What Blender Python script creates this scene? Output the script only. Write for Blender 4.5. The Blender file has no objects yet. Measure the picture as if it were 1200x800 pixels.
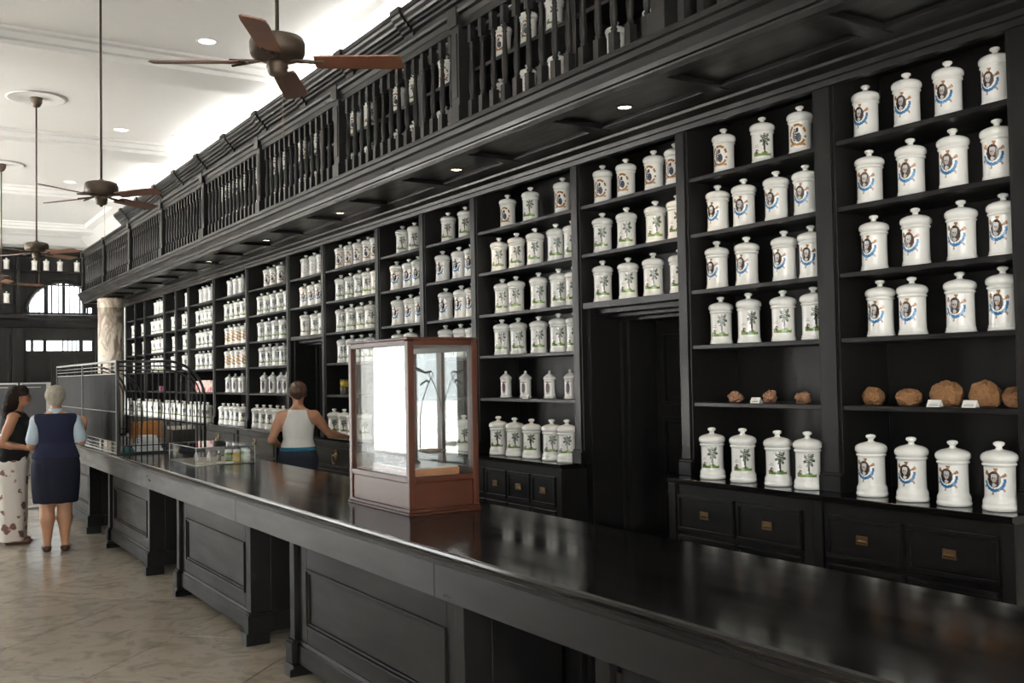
import bpy, math, random
import numpy as np
from mathutils import Vector, Matrix

random.seed(7); rng = np.random.default_rng(7)
scene = bpy.context.scene
COL = scene.collection
PI = math.pi

# ------------------------------------------------------------------ camera
def cam_axes(yaw, pit, rol):
    cy, sy = math.cos(yaw), math.sin(yaw)
    f = Vector((sy*math.cos(pit), cy*math.cos(pit), math.sin(pit)))
    r = Vector((cy, -sy, 0)); u = r.cross(f)
    return (math.cos(rol)*r + math.sin(rol)*u, -math.sin(rol)*r + math.cos(rol)*u, f)
_r, _u, _f = cam_axes(.5717, .0329, -.0178)
cam_data = bpy.data.cameras.new('camera'); cam = bpy.data.objects.new('camera', cam_data)
COL.objects.link(cam); scene.camera = cam
m = Matrix.Identity(4)
for i in range(3):
    m[i][0] = _r[i]; m[i][1] = _u[i]; m[i][2] = -_f[i]
m[0][3], m[1][3], m[2][3] = 0, 0, 1.65
cam.matrix_world = m
cam_data.sensor_width = 36; cam_data.lens = 1160/1200*36
cam_data.clip_start = .05; cam_data.clip_end = 200

# ------------------------------------------------------------------ world and exposure
world = bpy.data.worlds.new('daylight'); scene.world = world; world.use_nodes = True
bg = world.node_tree.nodes['Background']
bg.inputs[0].default_value = (.93, .97, 1.0, 1); bg.inputs[1].default_value = 6.0
vs = scene.view_settings
vs.view_transform = 'Standard'; vs.look = 'None'; vs.gamma = 1; vs.use_curve_mapping = False
vs.exposure = 0.2

# daylight openings of the street side wall (left, out of frame): centre along the hall, half width, height
OPEN = [(-2.8, 1.7, 4.6), (14.9, 1.7, 4.6), (18.9, 1.5, 4.6), (23.2, 1.4, 4.6)]
OPENB = [(-1.6, 1.2, 4.6)]      # doorways of the wall behind the camera
LWX = -4.6
for (yc, hw, hh) in OPEN:                       # portals only guide the sampling of the daylight
    ld = bpy.data.lights.new('daylight_portal', 'AREA'); ld.shape = 'RECTANGLE'; ld.size = 2*hw; ld.size_y = hh
    ld.cycles.is_portal = True
    lo = bpy.data.objects.new('daylight_portal', ld); COL.objects.link(lo)
    lo.matrix_world = Matrix(((0, 0, -1, LWX-.02), (1, 0, 0, yc), (0, -1, 0, hh/2), (0, 0, 0, 1)))

sd = bpy.data.lights.new('sun', 'SUN'); sd.energy = 172; sd.angle = .009; sd.color = (1, .98, .95)      # high sun on the street outside
so = bpy.data.objects.new('sun', sd); COL.objects.link(so); so.rotation_euler = Vector((-.12, .3, -1)).to_track_quat('-Z', 'Y').to_euler()

for (xc, hw, hh) in OPENB:
    ld = bpy.data.lights.new('daylight_portal', 'AREA'); ld.shape = 'RECTANGLE'; ld.size = 2*hw; ld.size_y = hh
    ld.cycles.is_portal = True
    lo = bpy.data.objects.new('daylight_portal', ld); COL.objects.link(lo)
    lo.matrix_world = Matrix(((1, 0, 0, xc), (0, 0, -1, -5.02), (0, 1, 0, hh/2), (0, 0, 0, 1)))

# ------------------------------------------------------------------ mesh helpers
class MB:
    def __init__(s): s.v = []; s.f = []; s.sm = []; s.mi = []; s.cur = 0
    def add(s, vs_, fs, smooth=False):
        o = len(s.v); s.v += [tuple(p) for p in vs_]
        for f in fs: s.f.append(tuple(o+i for i in f)); s.sm.append(smooth); s.mi.append(s.cur)
        return s
    def box(s, x0, x1, y0, y1, z0, z1):
        return s.add([(x0,y0,z0),(x1,y0,z0),(x1,y1,z0),(x0,y1,z0),(x0,y0,z1),(x1,y0,z1),(x1,y1,z1),(x0,y1,z1)],
              [(0,3,2,1),(4,5,6,7),(0,1,5,4),(1,2,6,5),(2,3,7,6),(3,0,4,7)])
    def cbox(s, c, d): return s.box(c[0]-d[0]/2, c[0]+d[0]/2, c[1]-d[1]/2, c[1]+d[1]/2, c[2]-d[2]/2, c[2]+d[2]/2)
    def lathe(s, prof, c=(0,0,0), n=24, smooth=True):
        vs_ = []; fs = []
        for r, z in prof:
            for k in range(n):
                a = 2*PI*k/n; vs_.append((c[0]+r*math.cos(a), c[1]+r*math.sin(a), c[2]+z))
        m_ = len(prof)
        for i in range(m_-1):
            for k in range(n):
                k2 = (k+1) % n; fs.append((i*n+k, i*n+k2, (i+1)*n+k2, (i+1)*n+k))
        fs.append(tuple(range(n-1, -1, -1))); fs.append(tuple((m_-1)*n+k for k in range(n)))
        return s.add(vs_, fs, smooth)
    def tube(s, pts, r, n=8, closed=False, smooth=True):
        pts = [Vector(p) for p in pts]; N = len(pts); vs_ = []; fs = []
        rr = r if isinstance(r, (list, tuple)) else [r]*N
        prev = None
        for i, p in enumerate(pts):
            a = pts[i-1] if (i > 0 or closed) else pts[i]; b = pts[(i+1) % N] if (i < N-1 or closed) else pts[i]
            t = (b-a).normalized()
            if prev is None:
                q = Vector((0,0,1)) if abs(t.z) < .9 else Vector((1,0,0)); u = t.cross(q).normalized()
            else:
                u = (prev - t*prev.dot(t)).normalized()
            prev = u; w = t.cross(u)
            for k in range(n):
                an = 2*PI*k/n + PI/n; vs_.append(p + (u*math.cos(an)+w*math.sin(an))*rr[i])
        for i in range(N if closed else N-1):
            j = (i+1) % N
            for k in range(n):
                k2 = (k+1) % n; fs.append((i*n+k, i*n+k2, j*n+k2, j*n+k))
        if not closed: fs.append(tuple(range(n-1, -1, -1))); fs.append(tuple((N-1)*n+k for k in range(n)))
        return s.add(vs_, fs, smooth)
    def prismY(s, prof, y0, y1):          # prof: closed (x,z) outline extruded along y
        n = len(prof)
        vs_ = [(x, y0, z) for x, z in prof] + [(x, y1, z) for x, z in prof]
        fs = [(i, (i+1) % n, n+(i+1) % n, n+i) for i in range(n)] + [tuple(range(n-1, -1, -1)), tuple(range(n, 2*n))]
        return s.add(vs_, fs)
    def prismX(s, prof, x0, x1):          # prof: (y,z)
        n = len(prof)
        vs_ = [(x0, y, z) for y, z in prof] + [(x1, y, z) for y, z in prof]
        fs = [(i, (i+1) % n, n+(i+1) % n, n+i) for i in range(n)] + [tuple(range(n-1, -1, -1)), tuple(range(n, 2*n))]
        return s.add(vs_, fs)
    def frameX(s, x0, x1, y0, y1, z0, z1, w):   # rectangular moulding ring lying in a plane of constant x
        s.box(x0, x1, y0, y1, z1-w, z1); s.box(x0, x1, y0, y1, z0, z0+w)
        s.box(x0, x1, y0, y0+w, z0+w, z1-w); s.box(x0, x1, y1-w, y1, z0+w, z1-w); return s
    def mesh(s, name):
        me = bpy.data.meshes.new(name); me.from_pydata(s.v, [], s.f); me.update()
        me.polygons.foreach_set('use_smooth', s.sm); me.polygons.foreach_set('material_index', s.mi)
        import bmesh
        bm = bmesh.new(); bm.from_mesh(me); bmesh.ops.recalc_face_normals(bm, faces=bm.faces); bm.to_mesh(me); bm.free()
        return me

def link(name, data, parent=None):
    o = bpy.data.objects.new(name, data); COL.objects.link(o)
    if parent is not None: o.parent = parent
    return o
def obj(name, mb, mt, parent=None, bevel=0):
    me = mb.mesh(name) if isinstance(mb, MB) else mb
    mts = mt if isinstance(mt, (list, tuple)) else [mt]
    if not me.materials:
        for q in mts: me.materials.append(q)
    o = link(name, me, parent)
    if bevel:
        b = o.modifiers.new('bevel', 'BEVEL'); b.width = bevel; b.segments = 2; b.limit_method = 'ANGLE'; b.harden_normals = False
    return o
def tag(o, label=None, cat=None, group=None, kind=None):
    if label: o['label'] = label
    if cat: o['category'] = cat
    if group: o['group'] = group
    if kind: o['kind'] = kind
    return o
def thing(name, loc, label, cat, group=None, rz=0):
    o = link(name, None); o.location = loc; o.rotation_euler.z = rz; o.empty_display_size = .1
    return tag(o, label, cat, group)
def struct(name, mb, mt, bevel=0): return tag(obj(name, mb, mt, None, bevel), kind='structure')

# ------------------------------------------------------------------ materials
def newmat(name):
    mt = bpy.data.materials.new(name); mt.use_nodes = True
    nt = mt.node_tree; return mt, nt, nt.nodes['Principled BSDF']
def pmat(name, col, rough=.5, metal=0, var=.12, scale=(6, 6, 6), bump=.0, rvar=.1, coat=0, spec=.5, coords='pos'):
    """procedural: base colour and roughness broken up by noise, optional fine relief"""
    mt, nt, b = newmat(name); N = nt.nodes; L = nt.links
    mp = N.new('ShaderNodeMapping'); mp.inputs['Scale'].default_value = scale
    if coords == 'pos': g = N.new('ShaderNodeNewGeometry'); L.new(g.outputs['Position'], mp.inputs[0])
    else: g = N.new('ShaderNodeTexCoord'); L.new(g.outputs['Object'], mp.inputs[0])
    nz = N.new('ShaderNodeTexNoise'); nz.inputs['Scale'].default_value = 1; nz.inputs['Detail'].default_value = 4; L.new(mp.outputs[0], nz.inputs['Vector'])
    mx = N.new('ShaderNodeMix'); mx.data_type = 'RGBA'
    c = Vector(col[:3]); mx.inputs[6].default_value = (*(c*(1-var)), 1); mx.inputs[7].default_value = (*(c*(1+var)), 1)
    L.new(nz.outputs['Fac'], mx.inputs[0]); L.new(mx.outputs[2], b.inputs['Base Color'])
    mr = N.new('ShaderNodeMapRange'); mr.inputs[3].default_value = max(.02, rough-rvar*rough*2); mr.inputs[4].default_value = min(1, rough+rvar*rough*2)
    L.new(nz.outputs['Fac'], mr.inputs[0]); L.new(mr.outputs[0], b.inputs['Roughness'])
    b.inputs['Metallic'].default_value = metal; b.inputs['Coat Weight'].default_value = coat; b.inputs['Coat Roughness'].default_value = .08
    b.inputs['Specular IOR Level'].default_value = spec
    if bump:
        bp = N.new('ShaderNodeBump'); bp.inputs['Strength'].default_value = bump; bp.inputs['Distance'].default_value = .01
        L.new(nz.outputs['Fac'], bp.inputs['Height']); L.new(bp.outputs[0], b.inputs['Normal'])
    return mt
def emat(name, col, strength):
    mt, nt, b = newmat(name); b.inputs['Base Color'].default_value = (*col, 1)
    b.inputs['Emission Color'].default_value = (*col, 1); b.inputs['Emission Strength'].default_value = strength
    return mt
def glassmat(name, tint=(1,1,1), ior=1.5, rough=0.0):
    mt = bpy.data.materials.new(name); mt.use_nodes = True; nt = mt.node_tree; N = nt.nodes; L = nt.links; N.clear()
    out = N.new('ShaderNodeOutputMaterial'); g = N.new('ShaderNodeNewGeometry')
    mr = N.new('ShaderNodeMapRange'); mr.inputs[3].default_value = ior; mr.inputs[4].default_value = 1/ior; L.new(g.outputs['Backfacing'], mr.inputs[0])
    fr = N.new('ShaderNodeFresnel'); L.new(mr.outputs[0], fr.inputs['IOR'])
    tr = N.new('ShaderNodeBsdfTransparent'); tr.inputs[0].default_value = (*tint, 1)
    gl = N.new('ShaderNodeBsdfGlossy'); gl.inputs['Roughness'].default_value = rough
    mx = N.new('ShaderNodeMixShader'); L.new(fr.outputs[0], mx.inputs[0]); L.new(tr.outputs[0], mx.inputs[1]); L.new(gl.outputs[0], mx.inputs[2]); L.new(mx.outputs[0], out.inputs[0])
    return mt
def marblemat(name, c1, c2, rough, scale, vein=.5, tone=False):
    mt, nt, b = newmat(name); N = nt.nodes; L = nt.links
    g = N.new('ShaderNodeNewGeometry'); mp = N.new('ShaderNodeMapping'); mp.inputs['Scale'].default_value = scale; mp.inputs['Rotation'].default_value = (.2, .1, .9)
    L.new(g.outputs['Position'], mp.inputs[0])
    n1 = N.new('ShaderNodeTexNoise'); n1.inputs['Scale'].default_value = 1.6; n1.inputs['Detail'].default_value = 9; n1.inputs['Roughness'].default_value = .62; n1.inputs['Distortion'].default_value = 1.3
    L.new(mp.outputs[0], n1.inputs['Vector'])
    r1 = N.new('ShaderNodeValToRGB'); e = r1.color_ramp.elements
    e[0].position = .33; e[0].color = (*c2, 1); e[1].position = .62; e[1].color = (*c1, 1)
    k = e.new(.47); k.color = (*(Vector(c1)*(1-vein)+Vector(c2)*vein), 1); k = e.new(.52); k.color = (*c1, 1)
    L.new(n1.outputs['Fac'], r1.inputs[0])
    last = r1.outputs[0]
    if tone:
        oi = N.new('ShaderNodeObjectInfo'); mr = N.new('ShaderNodeMapRange'); mr.inputs[3].default_value = .86; mr.inputs[4].default_value = 1.08
        L.new(oi.outputs['Random'], mr.inputs[0]); mm = N.new('ShaderNodeVectorMath'); mm.operation = 'SCALE'
        L.new(last, mm.inputs[0]); L.new(mr.outputs[0], mm.inputs['Scale']); last = mm.outputs[0]
    L.new(last, b.inputs['Base Color'])
    n2 = N.new('ShaderNodeTexNoise'); n2.inputs['Scale'].default_value = 3; n2.inputs['Detail'].default_value = 5; L.new(mp.outputs[0], n2.inputs['Vector'])
    mr = N.new('ShaderNodeMapRange'); mr.inputs[3].default_value = rough*.7; mr.inputs[4].default_value = rough*1.4; L.new(n2.outputs['Fac'], mr.inputs[0]); L.new(mr.outputs[0], b.inputs['Roughness'])
    return mt

WOOD = pmat('ebonised_wood', (.0075, .007, .0071), .36, spec=.2, var=.35, scale=(14, 2.2, 14), bump=.12, rvar=.2)
WOODV = pmat('ebonised_wood_upright', (.0075, .007, .0071), .38, spec=.2, var=.35, scale=(16, 16, 2), bump=.12, rvar=.2)
WOODP = pmat('dull_black_panelling', (.0085, .0076, .0072), .5, spec=.11, var=.35, scale=(12, 2, 12), bump=.05, rvar=.15)
WOODT = pmat('polished_black_top', (.0055, .005, .005), .13, var=.3, scale=(9, 1.2, 9), bump=.035, rvar=.35)
WOODF = pmat('worn_black_fascia', (.0068, .0062, .0062), .38, spec=.18, var=.45, scale=(9, 1.5, 9), bump=.04, rvar=.3)
MAHOG = pmat('mahogany', (.042, .0105, .0042), .34, spec=.25, var=.25, scale=(22, 22, 3), bump=.0, rvar=.1)
BLADE = pmat('fan_blade_wood', (.10, .038, .02), .4, var=.3, scale=(5, 5, 30), coords='obj')
BRASS = pmat('old_brass', (.24, .16, .085), .42, 1, var=.3)
BRONZE = pmat('bronzed_metal', (.05, .036, .025), .5, .5, var=.3)
IRON = pmat('black_iron', (.02, .021, .022), .38, .3, var=.3)
STEEL = pmat('grey_metal', (.35, .35, .34), .35, .9, var=.2)
PLASTER = pmat('white_plaster', (.90, .90, .885), .8, var=.02)
WALLW = pmat('pale_wall', (.72, .72, .69), .8, var=.03)
REED = pmat('reeded_dark_panel', (.013, .013, .0135), .65, 0, var=.7, scale=(1, 14, .6), spec=.1)
PORC = pmat('porcelain', (.84, .83, .79), .14, var=.03, scale=(40, 40, 40), coords='obj', coat=.4)
FLOORM = marblemat('floor_marble', (.41, .36, .29), (.29, .245, .19), .2, (3.0, 3.0, 3.0), .35, True)
JOINT = pmat('floor_joint', (.09, .08, .07), .7)
COLM = marblemat('column_marble', (.66, .60, .50), (.17, .11, .075), .3, (1.9, 1.9, 1.0), .6)
GLASS = glassmat('clear_glass', (.97, .985, .98))
ACRYL = glassmat('acrylic', (.975, .98, .98), 1.5, .02)
ACEDGE = pmat('acrylic_edge', (.62, .64, .62), .2)
WINDOW = emat('daylit_window', (.93, .97, 1.0), 4.0)
LAMP = emat('lamp_glow', (1.0, .82, .58), 14.0)
LAMPC = emat('lamp_glow_cool', (1.0, .97, .92), 3.0)
ADDED_COVE = emat('added_cove_glow', (1.0, .97, .92), 28.0)  # glow of the strips added above the cornice as ceiling fill
CARD = pmat('white_card', (.75, .74, .70), .6)
INK = pmat('ink', (.03, .03, .035), .5)

# ------------------------------------------------------------------ the room
FY, CZ, SX = 27.5, 5.42, 4.27      # far wall, ceiling height, shelf front plane
mb = MB().box(LWX, 5.0, -5, FY, -.12, -.007); floor = struct('floor', mb, JOINT)
T = .91; h = T/2 - .004
tile = None
a45 = PI/4
for i in range(-40, 60):
    for j in range(-40, 60):
        u, v = (i+.5)*T, (j+.5)*T
        cx = (u - v)/math.sqrt(2) + 1.0; cy = (u + v)/math.sqrt(2) + 5.98
        if not (-1.6 < cx < 4.4 and 3.6 < cy < 26.6): continue
        if tile is None:
            q = MB().box(-h, h, -h, h, -.007, 0); tile = q.mesh('tile'); tile.materials.append(FLOORM)
        o = link('tile', tile, floor); o.location = (cx, cy, 0); o.rotation_euler.z = a45
rest = MB()
rest.box(LWX, -2.3, -5, FY, -.007, -.001); rest.box(-2.3, 5, -5, 2.9, -.007, -.001)
o = obj('plain_paving', rest, FLOORM, floor)
struct('street', MB().box(-40, LWX-.3, -30, 60, -.3, -.1).box(LWX-.3, 40, -30, -5.2, -.3, -.1), pmat('street_paving', (.5, .48, .45), .8))
struct('ceiling', MB().box(LWX, 5.0, -5, FY, CZ, CZ+.2), PLASTER)
n = 0
for k, yc in enumerate((-1.95, 2.7, 7.35, 12.0, 16.65, 21.3, 25.95)):          # cross beams with stepped mouldings
    n += 1; q = MB(); hw = .34
    q.prismX([(yc-hw-.16, CZ+.01), (yc-hw-.15, CZ-.03), (yc-hw-.08, CZ-.04), (yc-hw-.06, CZ-.1), (yc-hw, CZ-.11), (yc-hw, CZ-.16), (yc+hw, CZ-.16), (yc+hw, CZ-.11), (yc+hw+.06, CZ-.1), (yc+hw+.08, CZ-.04), (yc+hw+.15, CZ-.03), (yc+hw+.16, CZ+.01)], LWX, 4.6)
    struct('trim_%d' % n, q, PLASTER)
n += 1; struct('trim_%d' % n, MB().prismX([(FY, CZ), (FY-.55, CZ), (FY-.5, CZ-.08), (FY-.32, CZ-.12), (FY-.12, CZ-.26), (FY-.1, CZ-.3), (FY, CZ-.3)], LWX, 5.0), PLASTER)
n += 1; struct('trim_%d' % n, MB().prismY([(5.0, CZ), (4.2, CZ), (4.24, CZ-.07), (4.4, CZ-.1), (4.62, CZ-.3), (4.66, CZ-.36), (5.0, CZ-.36)], -5, FY), PLASTER)
struct('wall_right', MB().box(5.0, 5.2, -5, FY+.2, -.1, CZ+.2), WALLW)
wb = MB(); e0 = LWX
for (xc, hw, hh) in OPENB:
    wb.box(e0, xc-hw, -5.2, -5, -.1, CZ+.2); wb.box(xc-hw, xc+hw, -5.2, -5, hh, CZ+.2); e0 = xc+hw
wb.box(e0, 5.2, -5.2, -5, -.1, CZ+.2); struct('wall_back', wb, WALLW)
lw = MB(); edges = [-5]
for (yc, hw, hh) in OPEN:
    lw.box(LWX-.3, LWX, edges[-1], yc-hw, -.1, CZ+.2); lw.box(LWX-.3, LWX, yc-hw, yc+hw, hh, CZ+.2); edges.append(yc+hw)
lw.box(LWX-.3, LWX, edges[-1], FY+.2, -.1, CZ+.2)
struct('wall_left', lw, WALLW)

# far wall: dark panelling, arched fanlight, strip of transom lights
struct('wall_far', MB().box(LWX, 5.0, FY, FY+.2, -.1, CZ+.2), WALLW)
wf = thing('far_panelling', (3.2, FY, 0), 'dark wooden panelling with doors and arched window across the far end', 'panelling')
def fpart(name, q, mt=WOODV, bev=.004):
    o = obj(name, q, mt, None, bev); o.parent = wf; o.matrix_parent_inverse = Matrix.Translation((-3.2, -FY, 0)); return o
fpart('panel_backing', MB().box(.2, 5.0, FY-.06, FY, 0, 4.95))
fpart('cornice', MB().prismX([(FY-.06, 4.82), (FY-.12, 4.84), (FY-.16, 4.92), (FY-.24, 4.96), (FY-.24, 5.02), (FY, 5.02)], .2, 5.0), WOOD)
fpart('lintel', MB().prismX([(FY-.06, 3.02), (FY-.16, 3.04), (FY-.2, 3.2), (FY-.3, 3.26), (FY-.3, 3.34), (FY-.06, 3.38)], .2, 5.0), WOOD)
for x in (.9, 2.98, 5.0-.1):
    fpart('pilaster', MB().box(x-.12, x+.12, FY-.16, FY-.06, 0, 3.02))
for (xa, xb) in ((1.1, 1.95), (2.02, 2.82)):
    for (za, zb) in ((.15, 1.0), (1.1, 2.0), (2.1, 2.9)):
        q = MB(); q.box(xa, xb, FY-.075, FY-.06, za, zb)
        for s_ in ((xa, xb, zb-.06, zb), (xa, xb, za, za+.06), (xa, xa+.06, za+.06, zb-.06), (xb-.06, xb, za+.06, zb-.06)): q.box(s_[0], s_[1], FY-.1, FY-.075, s_[2], s_[3])
        fpart('door_panel', q)
for xa in (3.2, 3.75, 4.3):
    for za, zb in ((.2, 1.2), (1.3, 2.3)):
        q = MB(); q.box(xa, xa+.48, FY-.08, FY-.06, za, zb); q.box(xa+.06, xa+.42, FY-.1, FY-.08, za+.06, zb-.06); fpart('door_panel', q)
for (xa, xb) in ((3.18, 3.27), (3.34, 3.55), (3.64, 4.0), (4.04, 4.12), (4.15, 4.22), (4.25, 4.32), (4.35, 4.4), (4.5, 4.7)):
    fpart('transom_pane', MB().box(xa, xb, FY-.085, FY-.07, 2.45, 2.70), WINDOW, 0)
for (xa, xb) in ((4.50, 4.58), (4.63, 4.70)):
    fpart('window_pane', MB().box(xa, xb, FY-.085, FY-.07, 3.42, 3.55), WINDOW, 0)
def arch_strip(x0, x1, xc=4.02, r=.79, zb=3.42, n=6):
    top = []
    for k in range(n+1):
        x = x0+(x1-x0)*k/n; d = r*r-(x-xc)**2; top.append((x, zb+math.sqrt(max(d, 0.0004))*.93))
    out = [(x0, zb)] + top + [(x1, zb)]
    nn = len(out); q = MB()
    q.add([(x, FY-.07, z) for x, z in out[::-1]]+[(x, FY-.085, z) for x, z in out[::-1]], [tuple(range(nn)), tuple(range(2*nn-1, nn-1, -1))]+[(i, (i+1) % nn, nn+(i+1) % nn, nn+i) for i in range(nn)])
    return q
for (xa, xb) in ((3.25, 3.34), (3.36, 3.46), (3.49, 3.57), (3.68, 3.74), (3.78, 3.90), (3.93, 4.0), (4.08, 4.16), (4.19, 4.28), (4.31, 4.40), (4.44, 4.52)):
    fpart('fanlight_pane', arch_strip(xa, xb), WINDOW, 0)
q = MB(); q.tube([(4.02-.86*math.cos(PI*k/24), FY-.1, 3.42+.80*math.sin(PI*k/24)) for k in range(25)], .05, 6); fpart('arch_moulding', q, WOOD, 0)
for z in (4.12, 4.46):
    fpart('shelf', MB().box(.3, 4.95, FY-.3, FY-.06, z-.03, z), WOOD)
for x in (1.5, 2.98, 4.5):
    fpart('upright', MB().box(x-.04, x+.04, FY-.3, FY-.06, 3.4, 4.8))

# marble column under the far end of the gallery
colo = thing('marble_column', (3.815, 20.2, 0), 'mottled cream and brown marble column under the far gallery end', 'column')
obj('shaft', MB().lathe([(.235, .22), (.235, 3.06)], n=40), COLM, colo)
obj('base', MB().lathe([(.262, 0), (.262, .1), (.25, .12), (.258, .17), (.245, .2), (.24, .24)], n=40), COLM, colo)
obj('capital', MB().lathe([(.236, 3.06), (.242, 3.07), (.242, 3.20), (.25, 3.21), (.25, 3.25)], n=40), COLM, colo)

# ------------------------------------------------------------------ shelving wall
PY = [21.07, 20.234, 19.44, 17.937, 17.123, 16.334, 14.897, 13.323, 11.72, 10.578, 9.131, 8.155, 7.213, 5.759, 4.629, 3.515, 2.43]
SZ = [2.85, 2.5, 2.15, 1.808, 1.455]
BZ = 1.0; BX = 4.09; BACK = 4.66; TOPZ = 3.15
ORD = ['first', 'second', 'third', 'fourth', 'fifth', 'sixth', 'seventh', 'eighth', 'ninth', 'tenth', 'eleventh', 'twelfth', 'thirteenth', 'fourteenth', 'fifteenth', 'sixteenth']
def bayname(b): return 'rightmost shelving bay' if b == 0 else '%s shelving bay from right' % ORD[b]
DOORS = (2, 7)
def post_mesh(w):
    q = MB(); q.box(SX, BACK, -w/2, w/2, BZ, TOPZ+.08)
    q.box(SX-.012, SX, -w/2+.018, w/2-.018, BZ+.1, TOPZ); q.box(SX-.03, SX+.02, -w/2, w/2, BZ, BZ+.085); q.box(SX-.02, SX+.01, -w/2, w/2, BZ+.085, BZ+.1)
    return q
PW = [.11]*17; PW[15] = .14; PW[16] = .13
for b in range(16):
    i = 15-b; y1, y0 = PY[i], PY[i+1]; yc = (y0+y1)/2
    bay = thing('shelving_bay', (SX, yc, BZ), '%s, black open shelves %s' % (bayname(b), 'above a dark doorway' if b in DOORS else 'filled with white jars'), 'shelving', 'black shelving bays along the wall')
    def bp(name, q, mt=WOOD, bev=0, at=None):
        o = obj(name, q, mt, bay, bev); o.matrix_parent_inverse = Matrix.Translation((-SX, -yc, -BZ))
        if at: o.location = at
        return o
    ia, ib = y0+PW[i+1]/2, y1-PW[i]/2
    zb = 2.12 if b in DOORS else BZ
    bp('back_panel', MB().box(BACK, BACK+.02, ia, ib, zb, TOPZ+.1), WOODV)
    for k, z in enumerate(SZ):
        if b in DOORS and k > 2: continue
        th = .045 if (b in DOORS and k == 2) else .026
        bp('shelf', MB().box(SX+.008, BACK, ia, ib, z-th, z), WOOD, .003)
    w = PW[i]; q = post_mesh(w)
    if b in DOORS: pass
    o = bp('post', q, WOODV, .003, (0, y1, 0))
    if b == 0: bp('post', post_mesh(PW[16]), WOODV, .003, (0, y0, 0))
    bp('top_rail', MB().box(SX, SX+.03, ia, ib, TOPZ+.005, TOPZ+.08), WOOD, .003)

cn = thing('shelf_cornice', (SX, 12, TOPZ), 'long stepped black cornice running along the top of the wall shelves', 'cornice')
o = obj('moulding', MB().prismY([(SX+.02, TOPZ+.0), (SX-.025, TOPZ+.0), (SX-.03, TOPZ+.03), (SX-.045, TOPZ+.035), (SX-.05, TOPZ+.06), (SX-.09, TOPZ+.085), (SX-.095, TOPZ+.1), (SX-.12, TOPZ+.105), (SX-.12, TOPZ+.14), (SX+.02, TOPZ+.14)], 1.0, 21.2), WOOD, cn); o.matrix_parent_inverse = Matrix.Translation((-SX, -12, -TOPZ))

# brass pulls (shared meshes)
pull_frame = MB(); pull_frame.frameX(-.008, 0, -.034, .034, -.022, .022, .008); pull_frame.box(-.003, 0, -.03, .03, -.018, .018); pull_frame.prismY([(-.012, -.004), (-.008, .0), (0, -.014), (0, -.02)], -.026, .026)
pull_mesh = pull_frame.mesh('pull'); pull_mesh.materials.append(BRASS)
dp = MB(); dp.lathe([(.001, -.004), (.022, -.003), (.018, .003), (.001, .004)], n=12)
dp.v = [(z, x, y) for x, y, z in dp.v]
dp.tube([(-.016, -.026, .0), (-.018, -.032, -.018), (-.018, -.02, -.036), (-.018, 0, -.042), (-.018, .02, -.036), (-.018, .032, -.018), (-.016, .026, 0)], .004, 6)
dp.tube([(-.012, -.03, .002), (-.012, .03, .002)], .005, 6); dp.tube([(0, -.028, .02), (-.004, -.01, .028), (-.004, .01, .028), (0, .028, .02)], .005, 6)
drop_mesh = dp.mesh('pull'); drop_mesh.materials.append(BRASS)

for b in range(16):
    if b in DOORS: continue
    i = 15-b; y1, y0 = PY[i], PY[i+1]; yc = (y0+y1)/2; W = y1-y0
    lo_, hi_ = y0, y1
    cab = thing('drawer_cabinet', (BX, yc, 0), 'black drawer cabinet under the %s' % bayname(b), 'cabinet', 'black drawer cabinets under the shelves')
    def cp(name, q, mt=WOOD, bev=0, parent=None):
        o = obj(name, q, mt, parent or cab, bev)
        if parent is None: o.matrix_parent_inverse = Matrix.Translation((-BX, -yc, 0))
        return o
    cp('body', MB().box(BX+.03, BACK, lo_, hi_, 0, .965), WOOD)
    cp('top', MB().prismY([(BX, BZ-.004), (BX+.004, BZ), (BACK, BZ), (BACK, .965), (BX+.015, .965), (BX+.012, .972), (BX, .976)], lo_, hi_), WOODT)
    q = MB(); q.box(BX+.012, BX+.03, lo_, lo_+.06, .08, .965); q.box(BX+.012, BX+.03, hi_-.06, hi_, .08, .965); q.box(BX+.02, BX+.03, lo_, hi_, .0, .1)
    cp('stiles', q, WOODV, .002)
    nd = (2 if W < 1.3 else 4) if b < 5 else 1
    dw = (W-.14)/nd
    for r, (za, zb) in enumerate(((.69, .905), (.45, .66), (.21, .42))):
        for k in range(nd):
            ya = lo_+.07+k*dw+.012; yb = ya+dw-.024
            d = link('drawer', None, cab)
            q = MB(); q.box(BX+.016, BX+.03, ya, yb, za, zb); q.frameX(BX+.006, BX+.016, ya, yb, za, zb, .022)
            me = q.mesh('drawer'); me.materials.append(WOOD); bpy.data.objects.remove(d)
            d = cp('drawer', me, WOOD, .003)
            if r < (2 if b < 5 else 1):
                p = link('pull', pull_mesh if b < 5 else drop_mesh, d); p.location = (BX+.012, (ya+yb)/2, (za+zb)/2 + (.0 if b < 5 else .02))
                if b >= 5: p.scale = (1.5, 2.0, 2.0)

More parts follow.
